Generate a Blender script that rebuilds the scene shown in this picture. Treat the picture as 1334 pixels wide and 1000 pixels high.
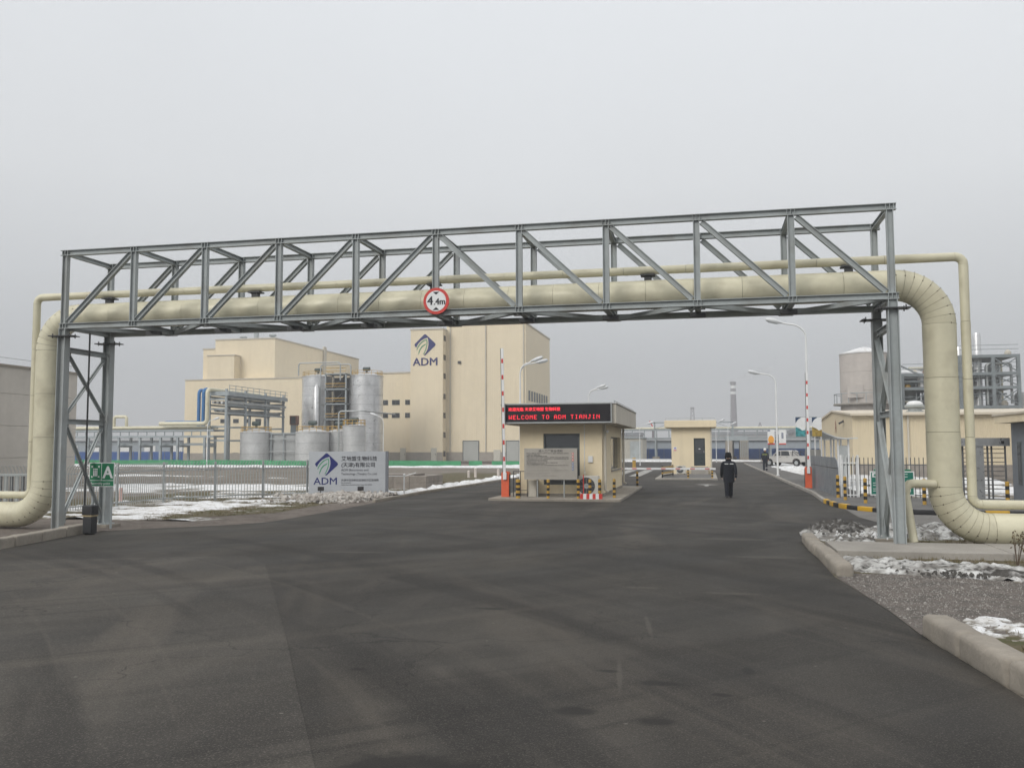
import bpy, bmesh, math, random
from math import radians as R, pi, sin, cos
from mathutils import Vector, Matrix, noise
random.seed(7)
sc = bpy.context.scene
for o in list(bpy.data.objects): bpy.data.objects.remove(o)
COL = sc.collection

# ------------------------------------------------------------------ camera
# The world axes follow the site grid: +Y runs along the gate road, +X along the pipe gantry.
cd = bpy.data.cameras.new('camera'); cam = bpy.data.objects.new('camera', cd); COL.objects.link(cam)
cd.sensor_width = 36; cd.lens = 31.18; cd.clip_start = .1; cd.clip_end = 6000
cam.matrix_world = (Matrix.Translation((0, 0, 2.05)) @ Matrix.Rotation(R(12.29), 4, 'Z') @ Matrix.Rotation(R(90 + 4.088), 4, 'X') @ Matrix.Rotation(R(-.16), 4, 'Z'))
sc.camera = cam

# ------------------------------------------------------------------ sky and sun (even winter overcast)
SUN_EL, SUN_AZ = R(33), R(207)      # azimuth clockwise from +Y: behind the camera, to the left
w = bpy.data.worlds.new('World'); sc.world = w; w.use_nodes = True
nt = w.node_tree; nt.nodes.clear()
def wn(t, **k):
    n = nt.nodes.new(t)
    for a, v in k.items(): setattr(n, a, v)
    return n
sky = wn('ShaderNodeTexSky', sky_type='NISHITA', sun_disc=False, sun_elevation=SUN_EL, sun_rotation=SUN_AZ, dust_density=4.0, air_density=1.5)
hs = wn('ShaderNodeHueSaturation'); hs.inputs['Saturation'].default_value = .12; hs.inputs['Value'].default_value = .06
tc = wn('ShaderNodeTexCoord'); sx = wn('ShaderNodeSeparateXYZ'); rp = wn('ShaderNodeValToRGB')
rp.color_ramp.elements[0].position = 0.0; rp.color_ramp.elements[0].color = (.462, .482, .505, 1)
rp.color_ramp.elements[1].position = 1.0; rp.color_ramp.elements[1].color = (1.42, 1.42, 1.42, 1)
for p_, c_ in ((.09, (.521, .543, .566)), (.18, (.643, .665, .688)), (.28, (.752, .774, .798)), (.46, (.815, .843, .877)), (.7, (1.08, 1.09, 1.10))):
    e = rp.color_ramp.elements.new(p_); e.color = (*c_, 1)
mx = wn('ShaderNodeMix', data_type='RGBA'); mx.inputs[0].default_value = .08
bg = wn('ShaderNodeBackground'); bg.inputs['Strength'].default_value = .94
wo = wn('ShaderNodeOutputWorld')
nz = wn('ShaderNodeTexNoise'); nz.inputs['Scale'].default_value = 1.3; nz.inputs['Detail'].default_value = 4
mr = wn('ShaderNodeMapRange'); mr.inputs[1].default_value = .3; mr.inputs[2].default_value = .7; mr.inputs[3].default_value = .96; mr.inputs[4].default_value = 1.04
mm = wn('ShaderNodeMix', data_type='RGBA', blend_type='MULTIPLY'); mm.inputs[0].default_value = 1
L = nt.links.new
L(tc.outputs['Generated'], sx.inputs[0]); L(sx.outputs['Z'], rp.inputs[0]); L(sky.outputs[0], hs.inputs['Color'])
L(tc.outputs['Generated'], nz.inputs['Vector']); L(nz.outputs[0], mr.inputs[0])
L(rp.outputs[0], mm.inputs[6]); L(mr.outputs[0], mm.inputs[7])
L(mm.outputs[2], mx.inputs[6]); L(hs.outputs[0], mx.inputs[7]); L(mx.outputs[2], bg.inputs['Color']); L(bg.outputs[0], wo.inputs['Surface'])
w.cycles.sampling_method = 'MANUAL'; w.cycles.sample_map_resolution = 256
sd = bpy.data.lights.new('sun', 'SUN'); so = bpy.data.objects.new('sun', sd); COL.objects.link(so)
sd.energy = 1.5; sd.angle = R(28); sd.color = (1, .965, .91)
sdir = Vector((sin(SUN_AZ) * cos(SUN_EL), cos(SUN_AZ) * cos(SUN_EL), sin(SUN_EL)))
so.rotation_euler = (-sdir).to_track_quat('-Z', 'Y').to_euler(); so.location = (0, -20, 60)
vs = sc.view_settings; vs.view_transform = 'Standard'; vs.look = 'None'; vs.exposure = 0.15; vs.gamma = 1; vs.use_curve_mapping = False
sc.cycles.max_bounces = 4; sc.cycles.diffuse_bounces = 2; sc.cycles.glossy_bounces = 2; sc.cycles.volume_bounces = 0; sc.cycles.transmission_bounces = 4
sc.cycles.use_denoising = True; sc.cycles.use_adaptive_sampling = True; sc.cycles.adaptive_threshold = .02

# ------------------------------------------------------------------ materials
MATS = {}
def mat(name, col, rough=.6, metal=0, var=.12, scale=2.0, bump=0, bscale=60, rnd=0, dirt=None, dscale=.8, damt=.5, streak=None, emit=0, spec=.4, ribs=None, alpha=None):
    """procedural surface: two noises of tone, optional dirt blotches, vertical streaks, ribs, per-object tone"""
    if name in MATS: return MATS[name]
    m = bpy.data.materials.new(name); m.use_nodes = True; MATS[name] = m
    t = m.node_tree; b = t.nodes['Principled BSDF']; N = t.nodes.new; K = t.links.new
    b.inputs['Roughness'].default_value = rough; b.inputs['Metallic'].default_value = metal; b.inputs['Specular IOR Level'].default_value = spec
    geo = N('ShaderNodeNewGeometry'); pos = geo.outputs['Position']
    def noise_(sc_, det=4, vec=None):
        n = N('ShaderNodeTexNoise'); n.inputs['Scale'].default_value = sc_; n.inputs['Detail'].default_value = det; K(vec or pos, n.inputs['Vector']); return n.outputs[0]
    def rng(v, a, b_, c, d):
        n = N('ShaderNodeMapRange'); K(v, n.inputs[0])
        for i, q in enumerate((a, b_, c, d)): n.inputs[i + 1].default_value = q
        return n.outputs[0]
    def mul(c, f):
        n = N('ShaderNodeMix'); n.data_type = 'RGBA'; n.blend_type = 'MULTIPLY'; n.inputs[0].default_value = 1; K(c, n.inputs[6]); K(f, n.inputs[7]); return n.outputs[2]
    def mixc(c, c2, f):
        n = N('ShaderNodeMix'); n.data_type = 'RGBA'; K(f, n.inputs[0]); K(c, n.inputs[6]); n.inputs[7].default_value = (*c2, 1); return n.outputs[2]
    rgb = N('ShaderNodeRGB'); rgb.outputs[0].default_value = (*col, 1); c = rgb.outputs[0]
    if var:
        c = mul(c, rng(noise_(scale), .3, .7, 1 - var, 1 + var)); c = mul(c, rng(noise_(scale * 9, 3), .3, .7, 1 - var * .6, 1 + var * .6))
    if rnd:
        oi = N('ShaderNodeObjectInfo'); c = mul(c, rng(oi.outputs['Random'], 0, 1, 1 - rnd, 1 + rnd))
    if dirt: c = mixc(c, dirt, rng(noise_(dscale, 6), .5, .72, 0, damt))
    if streak:
        mp = N('ShaderNodeMapping'); mp.inputs['Scale'].default_value = (1, 1, .06); K(pos, mp.inputs['Vector'])
        c = mixc(c, streak, rng(noise_(1.6, 6, mp.outputs[0]), .5, .8, 0, .45))
    K(c, b.inputs['Base Color'])
    if var: K(rng(noise_(scale * 3), .3, .7, max(.05, rough - .1), min(1, rough + .1)), b.inputs['Roughness'])
    hgt = None
    if ribs:
        wv = N('ShaderNodeTexWave'); wv.wave_type = 'BANDS'; wv.bands_direction = 'DIAGONAL' if ribs < 0 else 'X'; wv.wave_profile = 'SIN'
        mp = N('ShaderNodeMapping'); mp.inputs['Scale'].default_value = (1, 1, 0); K(pos, mp.inputs['Vector']); K(mp.outputs[0], wv.inputs['Vector'])
        wv.inputs['Scale'].default_value = abs(ribs); hgt = wv.outputs['Fac']
        bp = N('ShaderNodeBump'); bp.inputs['Strength'].default_value = .35; bp.inputs['Distance'].default_value = .03; K(hgt, bp.inputs['Height']); K(bp.outputs[0], b.inputs['Normal'])
    if bump:
        bp = N('ShaderNodeBump'); bp.inputs['Strength'].default_value = bump; bp.inputs['Distance'].default_value = .02
        K(noise_(bscale, 6), bp.inputs['Height']); K(bp.outputs[0], b.inputs['Normal'])
    if emit: K(c, b.inputs['Emission Color']); b.inputs['Emission Strength'].default_value = emit
    return m
steel = mat('grey_steel_paint', (.335, .365, .368), .5, .0, .08, 1.5, dirt=(.20, .19, .17), dscale=1.6, damt=.45, streak=(.27, .265, .245), spec=.5)
steel_dk = mat('dark_steel', (.06, .062, .065), .5, .2, .1)
rack_m = mat('rack_steel', (.30, .335, .35), .55, 0, .1, 1)
clad = mat('cream_pipe_cladding', (.585, .555, .415), .42, .05, .05, .9, .35, 2.6, rnd=.05, dirt=(.37, .33, .235), dscale=2.2, damt=.5, streak=(.48, .445, .32), spec=.45)
core = mat('pipe_seam', (.10, .085, .06), .8)
conc = mat('concrete', (.27, .243, .205), .9, 0, .12, 1.5, .35, 30, rnd=.04, dirt=(.17, .155, .135), dscale=.9, damt=.6)
conc_lt = mat('concrete_light', (.31, .29, .26), .9, 0, .1, 1.5, .3, 30, dirt=(.2, .19, .17), damt=.5)
yellow = mat('yellow_wall_render', (.75, .655, .485), .8, 0, .035, .15, rnd=0, streak=(.64, .555, .41), ribs=1.1)
yel_s = mat('yellow_booth_render', (.75, .645, .455), .85, 0, .04, .8, .12, 70, streak=(.46, .40, .29))
fascia_m = mat('grey_beige_render', (.52, .485, .415), .85, 0, .05, .8, .12, 70, streak=(.40, .37, .31))
white = mat('white_paint', (.72, .73, .73), .4, 0, .06)
red = mat('red_paint', (.55, .05, .04), .45, 0, .06)
orange = mat('orange_paint', (.68, .12, .05), .45, 0, .06, dirt=(.4, .1, .06), damt=.3)
black = mat('black_paint', (.02, .02, .022), .5, 0, .1)
yel_p = mat('yellow_paint', (.62, .36, .02), .5, 0, .08, dirt=(.3, .2, .06), damt=.5)
ochre = mat('faded_yellow_paint', (.48, .29, .05), .55, 0, .1, dirt=(.25, .18, .08), damt=.5)
glass = mat('dark_glass', (.035, .040, .044), .05, 0, .0, spec=1.0)
glass_far = mat('far_glass', (.05, .055, .06), .25, 0, .1, .5)
frame_m = mat('window_frame', (.10, .115, .12), .5, 0, .05)
blue = mat('blue_panel', (.03, .09, .28), .5, 0, .08, .6)
bluepipe = mat('blue_pipe_paint', (.03, .15, .36), .4, 0, .05)
silver = mat('silver_cladding', (.66, .665, .67), .36, .65, .12, .7, dirt=(.3, .3, .29), damt=.4, streak=(.33, .33, .33))
tankgrey = mat('tank_grey', (.52, .525, .525), .5, .2, .14, .6, streak=(.42, .42, .415))
green_m = mat('green_netting', (.06, .30, .14), .7, 0, .15, 1.5)
gsign = mat('green_sign_face', (.01, .17, .075), .45, 0, .04)
gsign2 = mat('teal_sign_face', (.008, .15, .105), .45, 0, .04)
galv = mat('galvanised_picket', (.38, .40, .40), .5, .3, .08)
fence_dk = mat('dark_fence', (.12, .125, .13), .55, .2, .1)
logo_b = mat('logo_blue', (.012, .018, .13), .5, 0, 0)
logo_g = mat('logo_green', (.03, .26, .12), .5, 0, 0)
ink = mat('dark_lettering', (.012, .013, .02), .6, 0, 0)
panel_g = mat('monument_grey', (.42, .44, .465), .5, .05, .03, .8)
panel_e = mat('monument_edge', (.16, .17, .19), .5, 0, .05)
led_bg = mat('led_panel', (.012, .010, .013), .35, 0, .1)
led = mat('led_red', (1.0, .035, .06), .5, 0, 0, emit=1.0)
board_m = mat('notice_board_steel', (.40, .375, .335), .38, .3, .06, 1.2)
stone = mat('stone_block', (.24, .215, .19), .9, 0, .15, 2, .4, 25, rnd=.06)
coat_m = mat('black_cloth', (.016, .018, .025), .9, 0, .15, 12, spec=.15)
navy = mat('navy_cloth', (.02, .024, .036), .9, 0, .15, 12, spec=.15)
skin = mat('skin', (.45, .27, .19), .6, 0, .04)
reflective = mat('reflective_strip', (.68, .70, .70), .4, 0, 0)
hazy_y = mat('reflective_yellow', (.45, .55, .10), .5, 0, 0)
carpaint = mat('silver_car_paint', (.46, .45, .43), .35, .0, .02)
rubber = mat('rubber', (.012, .012, .013), .8, 0, .1)
brown_rail = mat('brown_rail', (.20, .085, .05), .6, 0, .1)
chim_m = mat('chimney_brick', (.17, .155, .175), .9, 0, .08, .2)
wet = mat('grey_wall_panel', (.17, .185, .205), .6, 0, .06, .6)

def ground_mat(name, c1, c2, c3, s1, s2, bump=.6, bscale=25, lo=.42, hi=.6, rough=.95, thin=None):
    m = bpy.data.materials.new(name); m.use_nodes = True; t = m.node_tree; b = t.nodes['Principled BSDF']; N = t.nodes.new; K = t.links.new
    b.inputs['Roughness'].default_value = rough; b.inputs['Specular IOR Level'].default_value = .2
    pos = N('ShaderNodeNewGeometry').outputs['Position']
    def nz(s, d=6):
        n = N('ShaderNodeTexNoise'); n.inputs['Scale'].default_value = s; n.inputs['Detail'].default_value = d; K(pos, n.inputs['Vector']); return n.outputs[0]
    def rg(v, a, bb):
        n = N('ShaderNodeMapRange'); K(v, n.inputs[0]); n.inputs[1].default_value = a; n.inputs[2].default_value = bb; return n.outputs[0]
    def mixc(a, bb, f):
        n = N('ShaderNodeMix'); n.data_type = 'RGBA'; K(f, n.inputs[0])
        if isinstance(a, tuple): n.inputs[6].default_value = (*a, 1)
        else: K(a, n.inputs[6])
        n.inputs[7].default_value = (*bb, 1); return n.outputs[2]
    c = mixc(c1, c2, rg(nz(s1), lo, hi)); c = mixc(c, c3, rg(nz(s2), .5, .68))
    if thin:      # where the snow is only a crust, soil shows through
        sp = N('ShaderNodeSeparateXYZ'); K(pos, sp.inputs[0]); ma = N('ShaderNodeMath'); ma.operation = 'MULTIPLY_ADD'; K(nz(9, 6), ma.inputs[0]); ma.inputs[1].default_value = .07; K(sp.outputs['Z'], ma.inputs[2]); c = mixc(c, thin, rg(ma.outputs[0], .068, .040))
        c = mixc(c, thin, rg(nz(28, 4), .60, .72))
    K(c, b.inputs['Base Color'])
    bp = N('ShaderNodeBump'); bp.inputs['Strength'].default_value = bump; bp.inputs['Distance'].default_value = .03; K(nz(bscale, 8), bp.inputs['Height']); K(bp.outputs[0], b.inputs['Normal'])
    return m
earth = ground_mat('bare_earth', (.20, .175, .155), (.15, .132, .115), (.15, .135, .085), .25, 1.3)
dry_grass = ground_mat('dry_grass_soil', (.12, .10, .06), (.085, .085, .04), (.17, .14, .115), 1.2, 4, .8, 60)
verge = ground_mat('gritty_verge', (.17, .145, .125), (.125, .105, .09), (.20, .18, .16), 1.0, 6, .8, 50)
snow_m = ground_mat('snow', (.78, .79, .80), (.66, .665, .67), (.52, .505, .48), .9, 3.2, .8, 30, thin=(.17, .15, .115))
dsnow_m = ground_mat('dirty_snow', (.60, .60, .585), (.20, .19, .175), (.06, .057, .052), 2.6, 7.5, 1.0, 30, .38, .58)
dirt_m = ground_mat('sooty_dirt', (.085, .08, .074), (.05, .047, .043), (.30, .295, .285), 3, 6, 1, 40)
rubble_m = ground_mat('dirty_snow_rubble', (.50, .48, .45), (.34, .31, .28), (.16, .14, .12), 3.0, 9, .9, 30)
gravel_m = ground_mat('gravel_bed', (.155, .135, .12), (.11, .10, .09), (.20, .18, .165), 3, 20, 1, 60)
grit_stone = mat('gravel_stone', (.235, .222, .205), .9, 0, .5, 14)
paving = ground_mat('paved_walk', (.145, .142, .138), (.12, .117, .113), (.17, .165, .16), .8, 5, .3, 80)
apron_m = ground_mat('concrete_road', (.19, .183, .172), (.165, .158, .148), (.15, .142, .13), .8, 5, .3, 80)

def asphalt_mat(name='asphalt', gain=.80, spots=True):
    m = bpy.data.materials.new(name); m.use_nodes = True; t = m.node_tree; b = t.nodes['Principled BSDF']; N = t.nodes.new; K = t.links.new
    pos = N('ShaderNodeNewGeometry').outputs['Position']
    def nz(s, d=5, vec=None):
        n = N('ShaderNodeTexNoise'); n.inputs['Scale'].default_value = s; n.inputs['Detail'].default_value = d; K(vec or pos, n.inputs['Vector']); return n.outputs[0]
    def mp(scale, rot=0):
        n = N('ShaderNodeMapping'); n.inputs['Scale'].default_value = scale; n.inputs['Rotation'].default_value = (0, 0, rot); K(pos, n.inputs['Vector']); return n.outputs[0]
    def rg(v, a, bb, c=0, d=1):
        n = N('ShaderNodeMapRange'); K(v, n.inputs[0])
        for i, q in enumerate((a, bb, c, d)): n.inputs[i + 1].default_value = q
        return n.outputs[0]
    def mixc(a, bb, f):
        n = N('ShaderNodeMix'); n.data_type = 'RGBA'; K(f, n.inputs[0])
        if isinstance(a, tuple): n.inputs[6].default_value = (*a, 1)
        else: K(a, n.inputs[6])
        n.inputs[7].default_value = (*bb, 1); return n.outputs[2]
    c = mixc((.055, .0515, .0465), (.041, .038, .035), rg(nz(.22), .38, .62))
    c = mixc(c, (.083, .076, .067), rg(nz(1, 6, mp((.9, .12, 1), .35)), .48, .72, 0, .75))     # tyre-polished sweeps
    c = mixc(c, (.030, .0285, .027), rg(nz(1, 6, mp((.8, .08, 1), -.5)), .5, .72, 0, .75))
    c = mixc(c, (.034, .033, .032), rg(nz(.55, 6), .6, .72, 0, .55))                          # damp patches
    def arcs(cx, cy, k, seed):      # curved wheel paths of turning lorries
        sb = N('ShaderNodeVectorMath'); sb.operation = 'SUBTRACT'; K(pos, sb.inputs[0]); sb.inputs[1].default_value = (cx, cy, .004)
        ln = N('ShaderNodeVectorMath'); ln.operation = 'LENGTH'; K(sb.outputs[0], ln.inputs[0]); sp = N('ShaderNodeSeparateXYZ'); K(pos, sp.inputs[0])
        a = N('ShaderNodeMath'); a.operation = 'MULTIPLY'; K(ln.outputs['Value'], a.inputs[0]); a.inputs[1].default_value = k
        b2 = N('ShaderNodeMath'); b2.operation = 'MULTIPLY'; K(sp.outputs['Y'], b2.inputs[0]); b2.inputs[1].default_value = .09
        cb = N('ShaderNodeCombineXYZ'); K(a.outputs[0], cb.inputs[0]); K(b2.outputs[0], cb.inputs[1]); cb.inputs[2].default_value = seed
        return nz(1.0, 5, cb.outputs[0])
    A1 = arcs(-34, 42, .8, 1.7); A2 = arcs(38, 30, .9, 4.2); A3 = arcs(-30, -14, 1.0, 9.1)
    c = mixc(c, (.027, .0255, .0235), rg(A1, .54, .63, 0, .7)); c = mixc(c, (.095, .085, .073), rg(A2, .55, .66, 0, .55)); c = mixc(c, (.024, .0225, .021), rg(A3, .54, .62, 0, .7)); c = mixc(c, (.088, .080, .069), rg(A1, .44, .34, 0, .5))
    A4 = arcs(-34, 42, 4.5, 2.9); A5 = arcs(-30, -14, 4.0, 5.5); c = mixc(c, (.026, .0245, .023), rg(A4, .58, .66, 0, .5)); c = mixc(c, (.085, .077, .067), rg(A5, .60, .70, 0, .4))
    vc = N('ShaderNodeTexVoronoi'); vc.feature = 'DISTANCE_TO_EDGE'; vc.inputs['Scale'].default_value = .16; wn_ = N('ShaderNodeTexNoise'); wn_.inputs['Scale'].default_value = 1.2; wn_.inputs['Detail'].default_value = 6; K(pos, wn_.inputs['Vector'])
    va = N('ShaderNodeVectorMath'); va.operation = 'MULTIPLY_ADD'; K(wn_.outputs['Color'], va.inputs[0]); va.inputs[1].default_value = (1.6, 1.6, 0); K(pos, va.inputs[2]); K(va.outputs[0], vc.inputs['Vector'])
    c = mixc(c, (.014, .0135, .013), rg(vc.outputs['Distance'], .0022, .0008, 0, .7))     # hairline cracks
    vo = N('ShaderNodeTexNoise'); vo.inputs['Scale'].default_value = 75; vo.inputs['Detail'].default_value = 2; K(pos, vo.inputs['Vector'])
    c = mixc(c, (.135, .128, .115), rg(vo.outputs[0], .55, .72, 0, .6)); c = mixc(c, (.02, .02, .02), rg(vo.outputs[0], .45, .28, 0, .65))
    v2 = N('ShaderNodeTexVoronoi'); v2.inputs['Scale'].default_value = 2.2; K(pos, v2.inputs['Vector'])
    c = mixc(c, (.22, .21, .19), rg(v2.outputs['Distance'], .045, .02, 0, .55))                # pale chips
    wob = N('ShaderNodeTexNoise'); wob.inputs['Scale'].default_value = 7; wob.inputs['Detail'].default_value = 5; K(pos, wob.inputs['Vector'])
    def spot(c, x, y, rx, ry, col, amt, rot=0):
        sb = N('ShaderNodeMapping'); sb.vector_type = 'TEXTURE'; sb.inputs['Location'].default_value = (x, y, .004); sb.inputs['Rotation'].default_value = (0, 0, rot); sb.inputs['Scale'].default_value = (rx, ry, 1); K(pos, sb.inputs['Vector'])
        ln = N('ShaderNodeVectorMath'); ln.operation = 'LENGTH'; K(sb.outputs[0], ln.inputs[0]); ad = N('ShaderNodeMath'); ad.operation = 'MULTIPLY_ADD'; K(wob.outputs[0], ad.inputs[0]); ad.inputs[1].default_value = 1.3; K(ln.outputs['Value'], ad.inputs[2])
        return mixc(c, col, rg(ad.outputs[0], 1.85, 1.25, 0, amt))
    for x, y, a, b_ in () if not spots else ((-1.03, 7.0, .17, .13), (-.38, 6.87, .14, .12), (-.43, 7.97, .19, .09), (.34, 8.56, .06, .14), (-2.71, 11.15, .22, .08), (-3.2, 7.9, .10, .05), (-.9, 8.3, .12, .05), (.1, 7.7, .1, .05), (-1.9, 5.6, .5, .25)): c = spot(c, x, y, a, b_, (.018, .0175, .017), .75)
    for x, y, a, b_, r_ in () if not spots else ((-.97, 13.26, .30, .10, 0), (.33, 12.97, .42, .12, 0), (-.68, 10.46, .03, .6, .12), (-.80, 8.2, .025, .6, .1), (1.1, 17.3, .7, .2, 0), (-6.7, 16.6, .7, .12, .1), (.5, 20.5, .9, .25, 0)): c = spot(c, x, y, a, b_, (.12, .113, .10), .4, r_)
    gn = N('ShaderNodeMix'); gn.data_type = 'RGBA'; gn.blend_type = 'MULTIPLY'; gn.inputs[0].default_value = 1; K(c, gn.inputs[6]); gn.inputs[7].default_value = (gain * 1.03, gain, gain * .96, 1); c = gn.outputs[2]
    K(c, b.inputs['Base Color']); b.inputs['Specular IOR Level'].default_value = .25
    K(rg(nz(.5), .3, .7, .72, .92), b.inputs['Roughness'])
    bp = N('ShaderNodeBump'); bp.inputs['Strength'].default_value = .35; bp.inputs['Distance'].default_value = .01; K(nz(130, 3), bp.inputs['Height']); K(bp.outputs[0], b.inputs['Normal'])
    return m
asphalt = asphalt_mat()
veil_asph = asphalt_mat('reflection_veil_asphalt', 1.06, False)  # paler asphalt tone that paints in a windscreen reflection
mark_w = ground_mat('worn_white_marking', (.32, .315, .30), (.42, .41, .39), (.10, .097, .09), 2, 9, .2, 80)
stain_m = ground_mat('oil_stain', (.020, .0195, .019), (.026, .025, .024), (.034, .033, .031), 3, 8, .2, 90, rough=.7)
scuff_m = ground_mat('pale_scuff', (.10, .095, .085), (.085, .08, .072), (.07, .066, .06), 3, 12, .2, 90)

# ------------------------------------------------------------------ helpers
class MB:
    def __init__(s): s.v = []; s.f = []
    def box(s, x0, x1, y0, y1, z0, z1):
        n = len(s.v)
        s.v += [(x, y, z) for z in (z0, z1) for x, y in ((x0, y0), (x1, y0), (x1, y1), (x0, y1))]
        s.f += [tuple(n + i for i in q) for q in ((3, 2, 1, 0), (4, 5, 6, 7), (0, 1, 5, 4), (1, 2, 6, 5), (2, 3, 7, 6), (3, 0, 4, 7))]
        return s
    def obox(s, p0, p1, a, b, ref=(0, 0, 1)):
        """bar from p0 to p1; a = size across the ref plane (side), b = size along the in-plane normal"""
        p0, p1 = Vector(p0), Vector(p1); d = (p1 - p0).normalized(); r = Vector(ref)
        if abs(d.dot(r)) > .99: r = Vector((0, 1, 0)) if abs(d.y) < .9 else Vector((1, 0, 0))
        side = d.cross(r).normalized(); up = side.cross(d).normalized(); n = len(s.v)
        for p in (p0, p1):
            for i, j in ((-1, -1), (1, -1), (1, 1), (-1, 1)): s.v.append(tuple(p + side * i * a / 2 + up * j * b / 2))
        s.f += [tuple(n + i for i in q) for q in ((3, 2, 1, 0), (4, 5, 6, 7), (0, 1, 5, 4), (1, 2, 6, 5), (2, 3, 7, 6), (3, 0, 4, 7))]
        return s
    def ibeam(s, p0, p1, h, b, nrm=(0, 1, 0), tf=.014, tw=.012):
        """rolled section; nrm = normal of the web, h measured across the web plane, b = flange width along nrm"""
        p0, p1 = Vector(p0), Vector(p1); d = (p1 - p0).normalized(); nn = Vector(nrm); up = nn.cross(d).normalized()
        s.obox(p0, p1, tw, h - 2 * tf, up)
        for k in (-1, 1): s.obox(p0 + up * k * (h - tf) / 2, p1 + up * k * (h - tf) / 2, b, tf, up)
        return s
    def tube(s, pts, r, n=10, cap=True, rads=None, tans=None):
        pts = [Vector(p) for p in pts]; base = len(s.v); prev = None
        for i, p in enumerate(pts):
            d = tans[i] if tans else (pts[min(i + 1, len(pts) - 1)] - pts[max(i - 1, 0)]).normalized()
            if prev is None:
                ref = Vector((0, 0, 1)) if abs(d.z) < .9 else Vector((1, 0, 0)); a = d.cross(ref).normalized()
            else: a = (prev - d * prev.dot(d)).normalized()
            prev = a; b_ = d.cross(a); rr = rads[i] if rads else r
            for k in range(n):
                t = 2 * pi * k / n; s.v.append(tuple(p + (a * cos(t) + b_ * sin(t)) * rr))
        for i in range(len(pts) - 1):
            for k in range(n):
                k2 = (k + 1) % n; s.f.append((base + i * n + k, base + i * n + k2, base + (i + 1) * n + k2, base + (i + 1) * n + k))
        if cap: s.f.append(tuple(base + k for k in reversed(range(n)))); s.f.append(tuple(base + (len(pts) - 1) * n + k for k in range(n)))
        return s
    def lathe(s, cx, cy, prof, n=24):
        base = len(s.v)
        for r, z in prof:
            for k in range(n): t = 2 * pi * k / n; s.v.append((cx + r * cos(t), cy + r * sin(t), z))
        for i in range(len(prof) - 1):
            for k in range(n):
                k2 = (k + 1) % n; s.f.append((base + i * n + k, base + i * n + k2, base + (i + 1) * n + k2, base + (i + 1) * n + k))
        s.f.append(tuple(base + k for k in reversed(range(n)))); s.f.append(tuple(base + (len(prof) - 1) * n + k for k in range(n)))
        return s
    def loft(s, rings):
        """rings of (cx, cy, cz, rx, ry), stacked"""
        n = 14; base = len(s.v)
        for cx, cy, cz, rx, ry in rings:
            for k in range(n): t = 2 * pi * k / n; s.v.append((cx + rx * cos(t), cy + ry * sin(t), cz))
        for i in range(len(rings) - 1):
            for k in range(n):
                k2 = (k + 1) % n; s.f.append((base + i * n + k, base + i * n + k2, base + (i + 1) * n + k2, base + (i + 1) * n + k))
        s.f.append(tuple(base + k for k in reversed(range(n)))); s.f.append(tuple(base + (len(rings) - 1) * n + k for k in range(n)))
        return s
    def prism(s, poly, axis, a0, a1):
        """poly of 2-D points swept from a0 to a1 along axis ('x': pts are (y,z); 'y': (x,z); 'z': (x,y))"""
        f = {'x': lambda p, a: (a, p[0], p[1]), 'y': lambda p, a: (p[0], a, p[1]), 'z': lambda p, a: (p[0], p[1], a)}[axis]
        n = len(s.v); k = len(poly)
        s.v += [f(p, a0) for p in poly] + [f(p, a1) for p in poly]
        s.f.append(tuple(n + i for i in range(k))); s.f.append(tuple(n + k + i for i in reversed(range(k))))
        for i in range(k): j = (i + 1) % k; s.f.append((n + i, n + k + i, n + k + j, n + j))
        return s
    def mesh(s, name, m, off=(0, 0, 0), smooth=False, bevel=0, relief=0):
        me = bpy.data.meshes.new(name); me.from_pydata([(v[0] - off[0], v[1] - off[1], v[2] - off[2]) for v in s.v], [], s.f)
        bm = bmesh.new(); bm.from_mesh(me); bmesh.ops.recalc_face_normals(bm, faces=bm.faces)
        if bevel: bmesh.ops.bevel(bm, geom=list(bm.edges), offset=bevel, segments=(4 if bevel > .03 else 2), profile=.5, affect='EDGES', clamp_overlap=True)
        if relief:
            for _ in range(2): bmesh.ops.subdivide_edges(bm, edges=[e for e in bm.edges if e.calc_length() > .09], cuts=2, use_grid_fill=True)
            for v_ in bm.verts: p_ = v_.co * 5 + Vector((off[0], off[1], 0)) * 5; v_.co += v_.normal * (noise.fractal(p_, .8, 2.2, 4) * relief - .2 * relief)
        bm.to_mesh(me); bm.free()
        if smooth:
            me.shade_smooth(); me.set_sharp_from_angle(angle=R(40))
        me.materials.append(m); return me
    def build(s, name, m, parent=None, smooth=False, bevel=0, relief=0):
        off = wloc(parent); o = bpy.data.objects.new(name, s.mesh(name, m, off, smooth, bevel, relief)); COL.objects.link(o)
        if parent: o.parent = parent
        return o
def wloc(o):
    p = Vector((0, 0, 0))
    while o: p += o.location; o = o.parent
    return p
def tag(o, label, cat, group=None):
    o['label'] = label; o['category'] = cat
    if group: o['group'] = group
    return o
def thing(name, label, cat, loc=(0, 0, 0), group=None):
    o = bpy.data.objects.new(name, None); COL.objects.link(o); o.location = loc; o.empty_display_size = .3
    return tag(o, label, cat, group)
def struct(o): o['kind'] = 'structure'; return o
def stuff(o, label, cat=None):
    o['kind'] = 'stuff'; o['label'] = label
    if cat: o['category'] = cat
    return o
def inst(me, name, parent, loc, rz=0):
    """a further copy of a piece that shares mesh data; loc in world coordinates"""
    o = bpy.data.objects.new(name, me); COL.objects.link(o); o.parent = parent; o.location = Vector(loc) - wloc(parent); o.rotation_euler.z = rz
    return o
def bx(name, m, parent, *a, bevel=0): return MB().box(*a).build(name, m, parent, bevel=bevel)
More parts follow.
